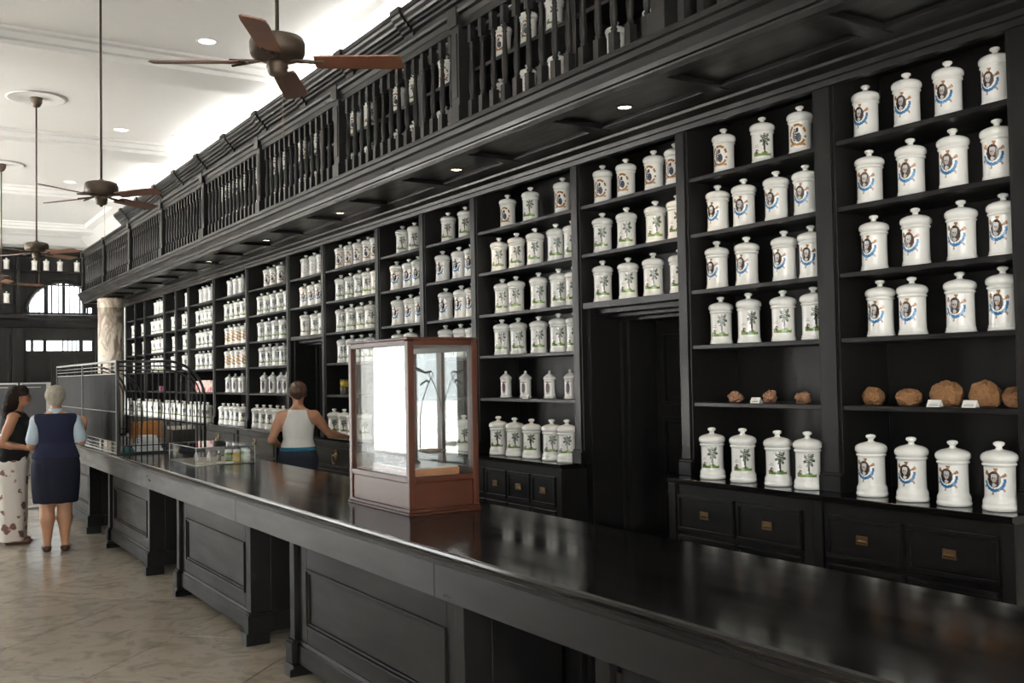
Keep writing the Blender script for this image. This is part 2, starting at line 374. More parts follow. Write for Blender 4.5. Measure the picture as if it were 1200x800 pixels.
# doorways inside bays
for dn, b in enumerate(DOORS):
    i = 15-b; y1, y0 = PY[i]-PW[i]/2, PY[i+1]+PW[i+1]/2
    DX = 4.88
    q = MB(); q.box(DX, DX+.05, y0-.1, y1+.1, 0, 2.16)
    d = struct('door_%d' % (dn+1), q, WOODV)
    q = MB()                                   # reveals, architrave and lintel steps
    for s_, ya, yb in ((0, y0-.05, y0+.03), (1, y1-.03, y1+.05)): q.box(SX+.05, DX, ya, yb, 0, 2.105)
    for s_, ya, yb in ((0, y0+.03, y0+.1), (1, y1-.1, y1-.03)): q.box(DX-.26, DX, ya, yb, 0, 2.07)
    q.box(SX+.1, DX, y0, y1, 2.07, 2.105); q.box(SX+.2, DX, y0+.03, y1-.03, 2.045, 2.07); q.box(SX+.3, DX, y0+.06, y1-.06, 2.02, 2.045)
    for ya, yb in ((y1-.075, y1-.055), (y1-.055, y1-.04)): q.box(DX-.3, DX-.26, ya, yb, 0, 2.05)
    obj('door_frame', q, WOODV, d, .004)
    w = (y1-y0-.3); mid = (y0+y1)/2
    for k in range(2):
        ya = mid-w/2+k*w/2+.03; yb = ya+w/2-.06
        for za, zb in ((.1, .78), (.86, 1.32), (1.4, 1.95)):
            pq = MB(); pq.frameX(DX-.022, DX, ya, yb, za, zb, .03); pq.box(DX-.014, DX, ya+.06, yb-.06, za+.06, zb-.06); obj('panel', pq, WOODV, d, .004)

# ------------------------------------------------------------------ gallery
gal = thing('gallery', (3.5, 12, 3.2), 'black timber gallery with panelled underside running above the wall shelves', 'gallery')
def gp(name, q, mt=WOOD, bev=0, parent=gal, at=None):
    o = obj(name, q, mt, parent, bev); o.matrix_parent_inverse = Matrix.Translation((-3.5, -12, -3.2))
    if at: o.location = at
    return o
GY0, GY1 = .2, 21.42
fprof = [(3.60, 3.42), (3.415, 3.42), (3.41, 3.41), (3.41, 3.385), (3.425, 3.378), (3.43, 3.345), (3.445, 3.33), (3.468, 3.29), (3.475, 3.265), (3.492, 3.26), (3.495, 3.25), (3.495, 3.222), (3.56, 3.222), (3.575, 3.235), (3.58, 3.275), (3.60, 3.28)]
gp('fascia', MB().prismY(fprof, GY0, GY1), WOODF)
ep = [(21.25+(3.60-x), z) for x, z in fprof]
gp('end_fascia', MB().prismX(ep, 3.50, 5.0), WOODF)
gp('deck', MB().box(3.55, 4.99, GY0, GY1, 3.285, 3.40), WOOD)
gp('soffit_rail', MB().box(4.02, 4.16, GY0, GY1-.1, 3.255, 3.29), WOOD, .006)
gp('soffit_rail', MB().box(3.58, 3.68, GY0, GY1-.1, 3.265, 3.29), WOOD, .006)
rib = MB().box(3.6, 4.1, -.06, .06, 3.25, 3.29).mesh('soffit_rib'); rib.materials.append(WOOD)
for k in range(19): gp('soffit_rib', rib, WOOD, .006, at=(0, 1.92+k*1.083, 0))

bal = thing('balustrade', (3.53, 12, 3.42), 'black balustrade of turned spindles and square posts along the gallery edge', 'balustrade')
def bp2(name, q, mt=WOODV, bev=0, at=None):
    o = obj(name, q, mt, bal, bev); o.matrix_parent_inverse = Matrix.Translation((-3.53, -12, -3.42))
    if at: o.location = at
    return o
BXc = 3.53
hr = [(BXc-.07, 4.255), (BXc-.075, 4.235), (BXc-.07, 4.215), (BXc-.045, 4.205), (BXc-.04, 4.17), (BXc-.03, 4.16), (BXc-.03, 4.115), (BXc+.03, 4.115), (BXc+.03, 4.16), (BXc+.04, 4.17), (BXc+.045, 4.205), (BXc+.07, 4.215), (BXc+.075, 4.235), (BXc+.07, 4.255), (BXc+.03, 4.275), (BXc-.03, 4.275)]
bp2('handrail', MB().prismY(hr, GY0, 21.32), WOODF)
bp2('handrail', MB().prismX([(21.28+(x-BXc), z) for x, z in hr], 3.56, 4.9), WOODF)
bp2('foot_rail', MB().box(BXc-.03, BXc+.03, GY0, 21.3, 3.42, 3.435), WOOD)
pq = MB(); pq.box(-.055, .055, -.055, .055, 3.42, 4.15); pq.box(-.07, .07, -.07, .07, 3.42, 3.56); pq.box(-.08, .08, -.065, .065, 4.13, 4.262); pq.box(-.062, -.05, -.035, .035, 3.62, 4.08)
pm = pq.mesh('post'); pm.materials.append(WOODV)
bq = MB(); z0 = 3.43
bq.box(-.024, .024, -.024, .024, z0, z0+.15)
bq.lathe([(.023, .15), (.016, .158), (.022, .17), (.014, .182), (.019, .2), (.023, .26), (.020, .34), (.014, .46), (.013, .5), (.018, .51), (.013, .52), (.020, .545), (.013, .555), (.020, .565)], (0, 0, z0), 10)
bq.box(-.021, .021, -.021, .021, z0+.562, z0+.69)
bm_ = bq.mesh('baluster'); bm_.materials.append(WOODV)
GP = [3.92-2.166*1 + k*2.166 for k in range(10)]
GP = [21.25-2.166*k for k in range(10)]
for k, y in enumerate(GP):
    bp2('post', pm, WOODV, .004, (BXc, y, 0))
    if k < 9:
        for j in range(14): bp2('baluster', bm_, WOODV, 0, (BXc, y-2.166*(j+1)/15, 0))
for j in range(8): bp2('baluster', bm_, WOODV, 0, (BXc+.16*(j+1), 21.25, 0))
bp2('post', pm, WOODV, .004, (4.85, 21.25, 0))

# upper shelving behind the balustrade
UX = 4.27; USZ = [3.80, 4.255, 4.60]
for b in range(16):
    i = 15-b; y1, y0 = PY[i], PY[i+1]; yc = (y0+y1)/2
    ub = thing('upper_shelving_bay', (UX, yc, 3.4), 'dark upper shelves behind the balustrade, above the %s' % bayname(b), 'shelving', 'upper shelving bays on the gallery')
    def up(name, q, mt=WOOD, bev=0):
        o = obj(name, q, mt, ub, bev); o.matrix_parent_inverse = Matrix.Translation((-UX, -yc, -3.4)); return o
    up('back_panel', MB().box(BACK, BACK+.02, y0+.05, y1+.05, 3.425, 4.9), WOODV)
    up('post', MB().box(UX, BACK, y1-.05, y1+.05, 3.425, 4.76), WOODV, .003)
    for z in USZ: up('shelf', MB().box(UX+.01, BACK, y0+.05, y1-.05, z-.03, z), WOOD)
    up('base_cupboard', MB().box(UX-.03, BACK, y0+.05, y1-.05, 3.425, 3.765), WOOD)
uc = thing('upper_cornice', (4.2, 12, 4.7), 'heavy stepped cornice with blocks crowning the upper gallery shelves', 'cornice')
uo = [(4.3, 4.66), (4.235, 4.66), (4.23, 4.70), (4.222, 4.705), (4.222, 4.745), (4.205, 4.752), (4.20, 4.775), (4.19, 4.78), (4.188, 4.825), (4.16, 4.84), (4.155, 4.862), (4.13, 4.87), (4.128, 4.895), (4.10, 4.905), (4.09, 4.925), (4.065, 4.95), (4.055, 4.972), (4.043, 4.978), (4.04, 5.02), (4.7, 5.02), (4.7, 4.66)]
o = obj('moulding', MB().prismY(uo, .2, 21.1), WOODF, uc); o.matrix_parent_inverse = Matrix.Translation((-4.2, -12, -4.7))
blk = MB(); blk.prismY([(x-.025 if x < 4.25 else x, z+(.012 if z > 5 else 0)) for x, z in uo], -.09, .09); blkm = blk.mesh('cornice_block'); blkm.materials.append(WOODF)
for k in range(15):
    y = 20.4-k*1.36
    o = obj('cornice_block', blkm, WOODF, uc); o.matrix_parent_inverse = Matrix.Translation((-4.2, -12, -4.7)); o.location = (0, y, 0)

# linear cove lamps added on top of the upper cornice to brighten the ceiling
for k in range(5):
    ya = .8+k*4.1; cl = thing('added_cove_lamp', (4.4, ya+2, 5.02), '%s added linear cove lamp from right on top of the upper cornice' % ORD[k], 'lamp', 'added cove lamps on the upper cornice')
    obj('housing', MB().prismY([(-.06, .0), (.06, 0), (.06, .03), (.045, .03), (.045, .012), (-.045, .012), (-.045, .03), (-.06, .03)], -1.9, 1.9), PLASTER, cl)
    obj('diffuser', MB().box(-.04, .04, -1.88, 1.88, .013, .02), ADDED_COVE, cl)

# recessed lamps
def downlight(x, y, z, r, mt, label, grp, power, col, cone):
    t = thing('recessed_lamp', (x, y, z), label, 'ceiling lamp', grp)
    ring = MB().lathe([(r*1.02, 0), (r*1.35, 0), (r*1.35, -.006), (r*1.1, -.01), (r*1.02, -.004)], n=20); obj('trim_ring', ring, BRONZE if mt is LAMP else PLASTER, t)
    obj('lens', MB().lathe([(r, -.001), (r, -.004)], n=20), mt, t)
    if power:
        ld = bpy.data.lights.new('lamp_light', 'SPOT'); ld.energy = power; ld.color = col; ld.spot_size = cone; ld.spot_blend = .6; ld.shadow_soft_size = .03
        lo = bpy.data.objects.new('lamp_light', ld); COL.objects.link(lo); lo.parent = t; lo.location = (0, 0, -.02)
for k, y in enumerate((4.70, 6.80, 9.15, 11.35, 13.75, 16.0, 18.5, 21.0)):
    downlight(3.88, y, 3.285 if k else 3.285, .042, LAMP, '%s small warm lamp from right in the gallery underside' % ORD[k], 'lamps under the gallery', 14, (1, .8, .55), 1.9)
for k, (x, y) in enumerate(((3.1, 11.0), (3.1, 15.55), (3.09, 20.1), (4.0, 15.5), (4.0, 20.0))):
    downlight(min(x, 3.95), y, CZ, .09, LAMPC, ['near', 'middle', 'far', 'second row middle', 'second row far'][k]+' round white lamp recessed in the ceiling', 'white ceiling lamps', 0, (1, 1, 1), 2.4)

# ------------------------------------------------------------------ jars
def hexc(r, g, b): return np.array([r, g, b, 1.0])
WH = hexc(.84, .83, .79)
def blob(u, v, cu, cv, ru, rv): return ((u-cu)/ru)**2 + ((v-cv)/rv)**2
def paint_palm(u, v):
    c = WH
    n_ = math.sin(u*37+v*11)*math.sin(v*53-u*17)
    if 0 < v < .22 and abs(u) < .66 and v < .15+.05*math.sin(u*9)+.03*n_: c = hexc(.09, .17, .03) if n_ > -.3 else hexc(.2, .27, .06)
    x = u-.2
    if .1 < v < .7 and abs(x+.04*math.sin(v*3)) < .06: c = hexc(.035, .028, .02)
    r2 = math.hypot(x*1.0, (v-.74)*1.2); an = math.atan2((v-.74)*1.2, x)
    if r2 < .17+.24*abs(math.cos(an*3.5+.4))*(1.0 if an > -2.6 or an < 2.6 else .6): 
        if n_ > -.55: c = hexc(.02, .03, .015) if n_ < .35 else hexc(.06, .08, .03)
    if blob(u, v, -.42, .2, .14, .10) < 1: c = hexc(.10, .03, .025) if n_ > -.2 else c
    if abs(u+.42) < .03 and .08 < v < .3: c = hexc(.05, .03, .02)
    if .40 < v < .43 and -.62 < u < -.28: c = hexc(.35, .33, .30)
    if .47 < v < .5 and -.56 < u < -.34: c = hexc(.35, .33, .30)
    return c
def paint_portrait(u, v):
    c = WH; n_ = math.sin(u*41+v*23)*math.sin(v*47-u*29)
    d = math.hypot(u*.9, (v-.58)*1.25)
    an = math.atan2((v-.58)*1.25, u*.9)
    if .40 < d < .53 and -PI*.98 < an < .12: c = hexc(.02, .12, .27) if n_ > -.7 else hexc(.08, .22, .38)
    if .53 < d < .68 and -2.9 < an < -.25 and math.sin(an*7+1) > .86: c = hexc(.30, .22, .2)
    if .3 < d < .6 and .3 < an < 2.8 and (abs(math.sin(an*3+.4)) > .86): c = hexc(.35, .17, .07) if n_ > -.4 else hexc(.05, .04, .04)
    e = blob(u, v, -.03, .6, .36, .29)
    if e < 1.0: c = hexc(.03, .018, .015)
    if .84 < e < 1.0: c = hexc(.12, .07, .04)
    if blob(u, v, -.03, .64, .15, .15) < 1: c = hexc(.42, .36, .33)
    if blob(u, v, -.03, .72, .17, .09) < 1: c = hexc(.55, .54, .54)
    if blob(u, v, -.03, .40, .10, .07) < 1: c = hexc(.5, .5, .5)
    if abs(abs(u+.03)-.06) < .025 and abs(v-.65) < .015: c = hexc(.05, .04, .04)
    return c
def paint_crest(u, v):
    c = WH; n_ = math.sin(u*43+v*19)*math.sin(v*49-u*31)
    d = math.hypot(u*.82, (v-.5)*1.12); an = math.atan2((v-.5)*1.12, u*.82)
    if .41 < d < .54 and not (-.1 < an < .25) and math.sin(an*5+.6) > -.93: c = hexc(.24, .10, .02) if n_ > -.35 else hexc(.36, .2, .06)
    if .02 < v < .12 and abs(u) < .6 and n_ > -.5: c = hexc(.26, .12, .03)
    if blob(u, v, .08, .38, .2, .2) < 1: c = hexc(.04, .06, .10) if n_ > -.1 else hexc(.03, .03, .035)
    if blob(u, v, -.2, .5, .16, .28) < 1 and n_ > -.3: c = hexc(.05, .035, .03)
    if blob(u, v, 0, .7, .1, .1) < 1: c = hexc(.04, .03, .03)
    return c
def paint_gilt(u, v):
    c = WH; n_ = math.sin(u*43+v*19)*math.sin(v*49-u*31)
    if abs(math.sin(v*9+u*3)) > .55 and abs(u) < .7: c = hexc(.45, .24, .05) if n_ > -.3 else hexc(.2, .09, .03)
    if blob(u, v, 0, .5, .3, .2) < 1: c = hexc(.14, .06, .04) if n_ > 0 else hexc(.5, .4, .25)
    return c
def paint_faint(u, v):
    c = WH; n_ = math.sin(u*41+v*23)
    e = blob(u, v, 0, .45, .5, .3)
    if .8 < e < 1.05: c = hexc(.35, .25, .2)
    if e < .25: c = hexc(.5, .42, .36) if n_ > 0 else WH
    return c
def paint_flower(u, v):
    c = WH; n_ = math.sin(u*33+v*27)*math.sin(v*31-u*21)
    if abs(u) < .34 and .1 < v < .9: c = hexc(.62, .58, .55)
    if blob(u, v, 0, .5, .32, .32) < 1 and n_ > -.4: c = hexc(.10, .03, .06) if n_ < .3 else hexc(.03, .02, .03)
    if .86 < v < .9 and abs(u) < .5: c = hexc(.3, .12, .1)
    return c
paintmat, nt, bs = newmat('printed_porcelain')
at_ = nt.nodes.new('ShaderNodeAttribute'); at_.attribute_name = 'paint'; nt.links.new(at_.outputs['Color'], bs.inputs['Base Color'])
nz = nt.nodes.new('ShaderNodeTexNoise'); nz.inputs['Scale'].default_value = 40; tc = nt.nodes.new('ShaderNodeTexCoord'); nt.links.new(tc.outputs['Object'], nz.inputs['Vector'])
mr = nt.nodes.new('ShaderNodeMapRange'); mr.inputs[3].default_value = .10; mr.inputs[4].default_value = .2; nt.links.new(nz.outputs['Fac'], mr.inputs[0]); nt.links.new(mr.outputs[0], bs.inputs['Roughness'])
bs.inputs['Coat Weight'].default_value = .4; bs.inputs['Coat Roughness'].default_value = .06

def painted_body(name, foot, za, zb, rad, top, paint, span=72, nu=44, nv=40):
    """lathe whose front (-x) carries the print; foot/top: lists of (r,z) below/above the printed band"""
    ang = [math.radians(-span + 2*span*k/nu) for k in range(nu+1)]
    rest_ = 22; ang += [math.radians(span + (360-2*span)*k/rest_) for k in range(1, rest_)]
    prof = list(foot)+[(rad((za+(zb-za)*k/nv)), za+(zb-za)*k/nv) for k in range(nv+1)]+list(top)
    n_ = len(ang); V = []; F = []; C = []
    for r, z in prof:
        for a in ang: V.append((-r*math.cos(a), r*math.sin(a)*-1, z))
    i0 = len(foot)
    for i in range(len(prof)-1):
        for k in range(n_):
            k2 = (k+1) % n_; F.append((i*n_+k, i*n_+k2, (i+1)*n_+k2, (i+1)*n_+k))
            if i0 <= i < i0+nv and k < nu: C.append(paint(((k+.5)/nu)*2-1, (i-i0+.5)/nv))
            else: C.append(WH)
    F.append(tuple(range(n_-1, -1, -1))); C.append(WH); F.append(tuple((len(prof)-1)*n_+k for k in range(n_))); C.append(WH)
    me = bpy.data.meshes.new(name); me.from_pydata(V, [], F); me.update()
    me.polygons.foreach_set('use_smooth', [True]*len(F))
    at = me.color_attributes.new('paint', 'FLOAT_COLOR', 'CORNER')
    cols = np.concatenate([np.repeat(c[None], len(f), 0) for c, f in zip(C, F)]).astype(np.float32).ravel()
    at.data.foreach_set('color', cols)
    import bmesh
    bm = bmesh.new(); bm.from_mesh(me); bmesh.ops.recalc_face_normals(bm, faces=bm.faces); bm.to_mesh(me); bm.free()
    me.materials.append(paintmat); return me
JF = [(.062, 0), (.0705, .0015), (.0725, .008), (.0715, .013), (.0685, .015), (.0690, .022), (.0675, .027), (.0655, .032), (.0648, .04)]
JT = [(.0652, .192), (.0665, .1935), (.0705, .196), (.0715, .200), (.0705, .2045), (.066, .2065), (.060, .208)]
JLID = MB().lathe([(.06, .2065), (.0665, .2066), (.0675, .2105), (.0735, .215), (.0762, .222), (.0765, .231), (.0745, .239), (.0675, .2475), (.052, .2555), (.032, .2605), (.016, .264), (.0125, .271), (.0145, .2765), (.022, .282), (.0245, .288), (.0225, .294), (.013, .2985), (.002, .2998)], n=32).mesh('lid'); JLID.materials.append(PORC)
JF2 = [(.066, 0), (.0735, .002), (.0755, .012), (.0745, .020), (.0715, .0225), (.073, .032), (.0715, .044), (.067, .052), (.0642, .060)]
JBODY = {k: painted_body('jar_'+k, JF, .05, .186, lambda z: .0642+.0006*((z-.118)/.068)**2, JT, p) for k, p in (('palm', paint_palm), ('portrait', paint_portrait), ('crest', paint_crest), ('gilt', paint_gilt), ('faint', paint_faint))}
JBODY2 = {k: painted_body('jar2_'+k, JF2, .066, .186, lambda z: .0635+.0006*((z-.126)/.06)**2, JT, p) for k, p in (('palm', paint_palm), ('portrait', paint_portrait))}
SBODY = painted_body('small_jar', [(.04, 0), (.05, .002), (.051, .012), (.046, .018)], .02, .145, lambda z: .0445, [(.047, .148), (.051, .152), (.051, .158), (.044, .16)], paint_flower)
SLID = MB().lathe([(.042, .1585), (.05, .1585), (.05, .166), (.040, .176), (.026, .188), (.014, .196), (.009, .2), (.012, .206), (.012, .212), (.006, .219), (.001, .221)], n=24).mesh('lid'); SLID.materials.append(PORC)
DES = {'palm': 'white palm tree jar', 'portrait': 'white portrait medallion jar', 'crest': 'white brown-crest jar', 'gilt': 'white gilt-patterned jar', 'faint': 'white faintly printed jar', 'small': 'small pointed-lid jar'}
def jar(x, y, z, kind, label, grp, tall=False, s=1.0):
    if kind == 'small': me, ld, nm = SBODY, SLID, 'small_porcelain_jar'
    else: me, ld, nm = (JBODY2 if tall else JBODY)[kind], JLID, 'porcelain_jar'
    o = link(nm, me); o.location = (x, y, z+.0006); tn = {'palm': 43+(y-6)*1.5, 'portrait': 8+(y-3)*3.3, 'crest': 22+(y-5)*3}.get(kind, 30+(y-6)*2); o.rotation_euler.z = math.radians(min(max(tn, 5), 62)+random.uniform(-8, 8)); o.scale = (s, s, s*random.uniform(.985, 1.015))
    tag(o, label, 'jar', grp); link('lid', ld, o); return o
P_, R_, C_, G_, F_, S_ = 'palm', 'portrait', 'crest', 'gilt', 'faint', 'small'
def ev(a, d, n_): return [a-d*k for k in range(n_)]
ROWS = {   # bay counted from the right: row -> (print per jar, positions along the wall)
 0: {0: (R_, [3.34, 3.09, 2.86, 2.62]), 1: (R_, [3.33, 3.08, 2.85, 2.62]), 2: (R_, [3.31, 3.07, 2.82, 2.60]), 3: (R_, [3.29, 3.10, 2.84, 2.62]), 5: (R_, [3.26, 3.02, 2.80, 2.56])},
 1: {0: ((C_, P_, C_), [4.39, 4.07, 3.79]), 1: (R_, [4.45, 4.23, 3.97, 3.75]), 2: (R_, [4.46, 4.21, 3.93, 3.73]), 3: (P_, [4.45, 4.21, 3.94, 3.72]), 5: (P_, [4.39, 4.14, 3.88, 3.63])},
 2: {0: (C_, [5.60, 5.33, 5.04, 4.82]), 1: (P_, [5.60, 5.33, 5.04, 4.81]), 2: (P_, [5.61, 5.33, 5.06, 4.81])},
 3: {0: ((C_, P_, C_), [6.88, 6.53, 6.10]), 1: (P_, [7.01, 6.75, 6.47, 6.20, 5.98]), 2: (P_, [6.97, 6.75, 6.44, 6.17, 5.96]), 3: (P_, [6.98, 6.75, 6.45, 6.18, 5.97]), 4: (S_, [6.95, 6.66, 6.32, 6.03]), 5: (P_, [6.84, 6.60, 6.35, 6.09, 5.86])},
 4: {0: (P_, [7.89, 7.56]), 1: (R_, [7.99, 7.70, 7.47]), 2: (R_, [7.96, 7.66, 7.45]), 3: (P_, [7.95, 7.68, 7.47]), 5: (P_, [7.9, 7.65, 7.4])},
 5: {0: (P_, [8.82, 8.56]), 1: (R_, [8.95, 8.69, 8.48]), 2: (R_, [8.92, 8.64, 8.44]), 3: (P_, [8.92, 8.65]), 5: (P_, [8.88, 8.62, 8.36])},
 6: {0: (C_, [10.36, 10.12, 9.87, 9.63, 9.44]), 1: (P_, [10.35, 10.11, 9.85, 9.63, 9.42]), 2: (P_, [10.34, 10.07, 9.82, 9.57]), 3: (P_, [10.32, 10.07, 9.82, 9.58]), 5: (P_, [10.24, 9.97, 9.71, 9.44])},
 7: {0: (F_, [11.43, 11.17, 10.94]), 1: (R_, [11.48, 11.23, 10.98]), 2: (P_, [11.45, 11.12, 10.90])},
 8: {0: (C_, [12.80, 12.57, 12.28]), 1: (P_, ev(13.08, .26, 5)), 2: (P_, ev(13.04, .265, 4)), 3: (P_, ev(13.04, .265, 4)), 4: (S_, [13.0, 12.68, 12.36, 12.12]), 5: (P_, [12.85, 12.60, 12.34, 12.09, 11.87])},
 9: {0: (F_, [14.41, 14.16, 13.92]), 1: (P_, ev(14.58, .25, 5)), 2: (G_, ev(14.57, .25, 5)), 3: (G_, ev(14.57, .25, 5)), 4: (S_, [14.60, 14.25, 13.95]), 5: (P_, [14.36, 14.13, 13.90, 13.68, 13.47])},
 10: {0: (F_, [15.93, 15.68, 15.46]), 1: (P_, ev(16.12, .225, 5)), 2: (P_, ev(16.12, .24, 4)), 3: (P_, ev(16.14, .24, 4)), 5: (P_, ev(16.1, .23, 5))},
 11: {0: (F_, [16.75]), 1: (P_, [16.95, 16.73]), 2: (P_, [16.92, 16.68]), 3: (P_, [16.95, 16.72]), 5: (P_, [16.95, 16.72, 16.5])},
 12: {0: (F_, [17.45]), 1: (P_, [17.7, 17.46]), 2: (P_, [17.65, 17.42]), 3: (P_, [17.7, 17.46]), 5: (P_, [17.72, 17.5, 17.28])},
 13: {0: (F_, [19.0, 18.75, 18.5]), 1: (P_, ev(19.22, .25, 4)), 2: (P_, ev(19.2, .25, 4)), 3: (P_, ev(19.2, .25, 4)), 5: (P_, ev(19.2, .24, 5))},
 14: {0: (F_, [19.75]), 1: (P_, [20.0, 19.72]), 2: (P_, [19.95, 19.7]), 3: (P_, [20.0, 19.72]), 5: (P_, [20.0, 19.76])},
 15: {0: (F_, [20.6]), 1: (P_, [20.85, 20.6]), 2: (P_, [20.8, 20.55]), 3: (P_, [20.8, 20.55]), 5: (P_, [20.85, 20.6])},
}
RN = ['top shelf', 'second shelf', 'third shelf', 'fourth shelf', 'fifth shelf', 'cabinet top']
for b, rows in ROWS.items():
    for r, (kinds, ys) in rows.items():
        ys = list(ys); lim = PY[16-b]+PW[16-b]/2+.082
        for k in range(len(ys)-1, -1, -1): ys[k] = max(ys[k], lim); lim = ys[k]+.156
        for k, y in enumerate(ys):
            kd = kinds if isinstance(kinds, str) else kinds[k]
            lab = '%s, %s from left, %s, %s' % (DES[kd], ORD[k], RN[r], bayname(b))
            z = BZ if r == 5 else SZ[r]; x = 4.25 if r == 5 else 4.40
            s = (.97 if r == 0 else 1.0) if kd != 'small' else (1.0 if b == 3 else 1.25)
            jar(x+random.uniform(-.008, .008), y, z, kd, lab, 'jars on the %s, %s' % (RN[r], bayname(b)), tall=(r == 5), s=s*(1.03 if r == 5 else 1.0))
# jars on the gallery shelves
for r, z in enumerate(USZ):
    k = 0
    for b in range(1, 10):
        i = 15-b; y1, y0 = PY[i]-.16, PY[i+1]+.14
        nn = max(2, int((y1-y0)/.29)) if r < 2 else max(1, int((y1-y0)/.45))
        for j in range(nn):
            y = y0+(y1-y0)*(j+.5)/nn+random.uniform(-.03, .03)
            jar(4.365, y, z, [C_, P_, C_][(r+j) % 3] if r < 2 else C_, 'white jar, %s, %s gallery shelf above the %s' % (ORD[j]+' from right', ['lower', 'middle', 'upper'][r], bayname(b)), 'jars behind the balustrade', s=1.02); k += 1
# jars on the far wall
for k, x in enumerate((1.9, 2.35, 2.72, 3.35, 3.62, 3.94, 4.34)):
    o = jar(x, FY-.18, 4.46, F_, '%s small white jar from left on the far wall shelf' % ORD[k], 'jars high on the far wall'); o.rotation_euler.z = 1.57
for k, x in enumerate((2.25, 2.72)):
    o = jar(x, FY-.2, 3.62, F_, ['left', 'right'][k]+' white jar lower on the far wall', 'jars low on the far wall'); o.rotation_euler.z = 1.57
    fpart('bracket_shelf', MB().box(x-.2, x+.2, FY-.3, FY-.06, 3.59, 3.62), WOOD)

# ------------------------------------------------------------------ front counter
CX, CB, CT = 1.905, 2.81, .95
cnt = thing('front_counter', (2.35, 6.5, 0), 'long polished black shop counter running down the hall', 'counter')
def kp(name, q, mt=WOODF, bev=0, parent=cnt):
    o = obj(name, q, mt, parent, bev)
    if parent is cnt: o.matrix_parent_inverse = Matrix.Translation((-2.35, -6.5, 0))
    return o
Y0, Y1 = -1.2, 14.1
kp('worktop', MB().prismY([(CX+.006, CT), (CX, CT-.006), (CX-.002, CT-.016), (CX+.002, CT-.026), (CX+.012, CT-.032), (CX+.06, CT-.034), (CB-.06, CT-.034), (CB-.008, CT-.032), (CB, CT-.02), (CB, CT-.006), (CB-.006, CT)], Y0, Y1), WOODT)
kp('edge_moulding', MB().prismY([(CX+.014, CT-.034), (CX+.016, CT-.044), (CX+.024, CT-.05), (CX+.026, CT-.07), (CX+.034, CT-.074), (CX+.1, CT-.074), (CX+.1, CT-.034)], Y0, Y1), WOODF)
jn = [Y0, .97, 3.65, 6.34, 9.02, 11.7, Y1]
for a, b in zip(jn[:-1], jn[1:]): kp('apron_board', MB().box(CX+.04, CX+.075, a+.0015, b-.0015, .735, CT-.074), WOODF, .003)
cbk = thing('panelled_carcass', (2.6, 6.5, 0), 'dark recessed backing with panels between the counter pedestals', 'panelling')
def kb(name, q, mt=WOODV, bev=0):
    o = obj(name, q, mt, cbk, bev); o.matrix_parent_inverse = Matrix.Translation((-2.6, -6.5, 0)); return o
kb('carcass', MB().box(2.48, 2.74, Y0, Y1, .02, .73))
PED = [(11.57, 13.40), (8.77, 10.54), (6.08, 7.87), (3.43, 5.39), (.72, 2.58)]
for (a, b) in zip(PED[:-1], PED[1:]):
    q = MB(); ya, yb = b[1]+.05, a[0]-.05
    q.frameX(2.44, 2.48, ya, yb, .12, .70, .07); q.frameX(2.455, 2.48, ya+.09, yb-.09, .21, .61, .025); q.box(2.45, 2.48, ya, yb, .02, .12)
    kb('recess_panel', q, WOODV, .004)
kp('back_apron', MB().box(2.70, 2.735, Y0, Y1, .735, CT-.034), WOODV)
PN = ['far', 'fourth visible', 'third', 'second', 'nearest']
PLAB = ['far panelled counter pedestal behind the woman in navy', 'panelled black counter pedestal just right of the woman in navy', 'panelled black counter pedestal between two dark gaps, mid counter', 'large panelled black counter pedestal at the bottom, below the glass case', 'dark counter pedestal at the bottom right of the counter']
foot_prof = [(-.085, .075), (-.085, .058), (-.06, .055), (-.04, .045), (-.03, .03), (-.03, 0), (.055, 0), (.055, .075)]
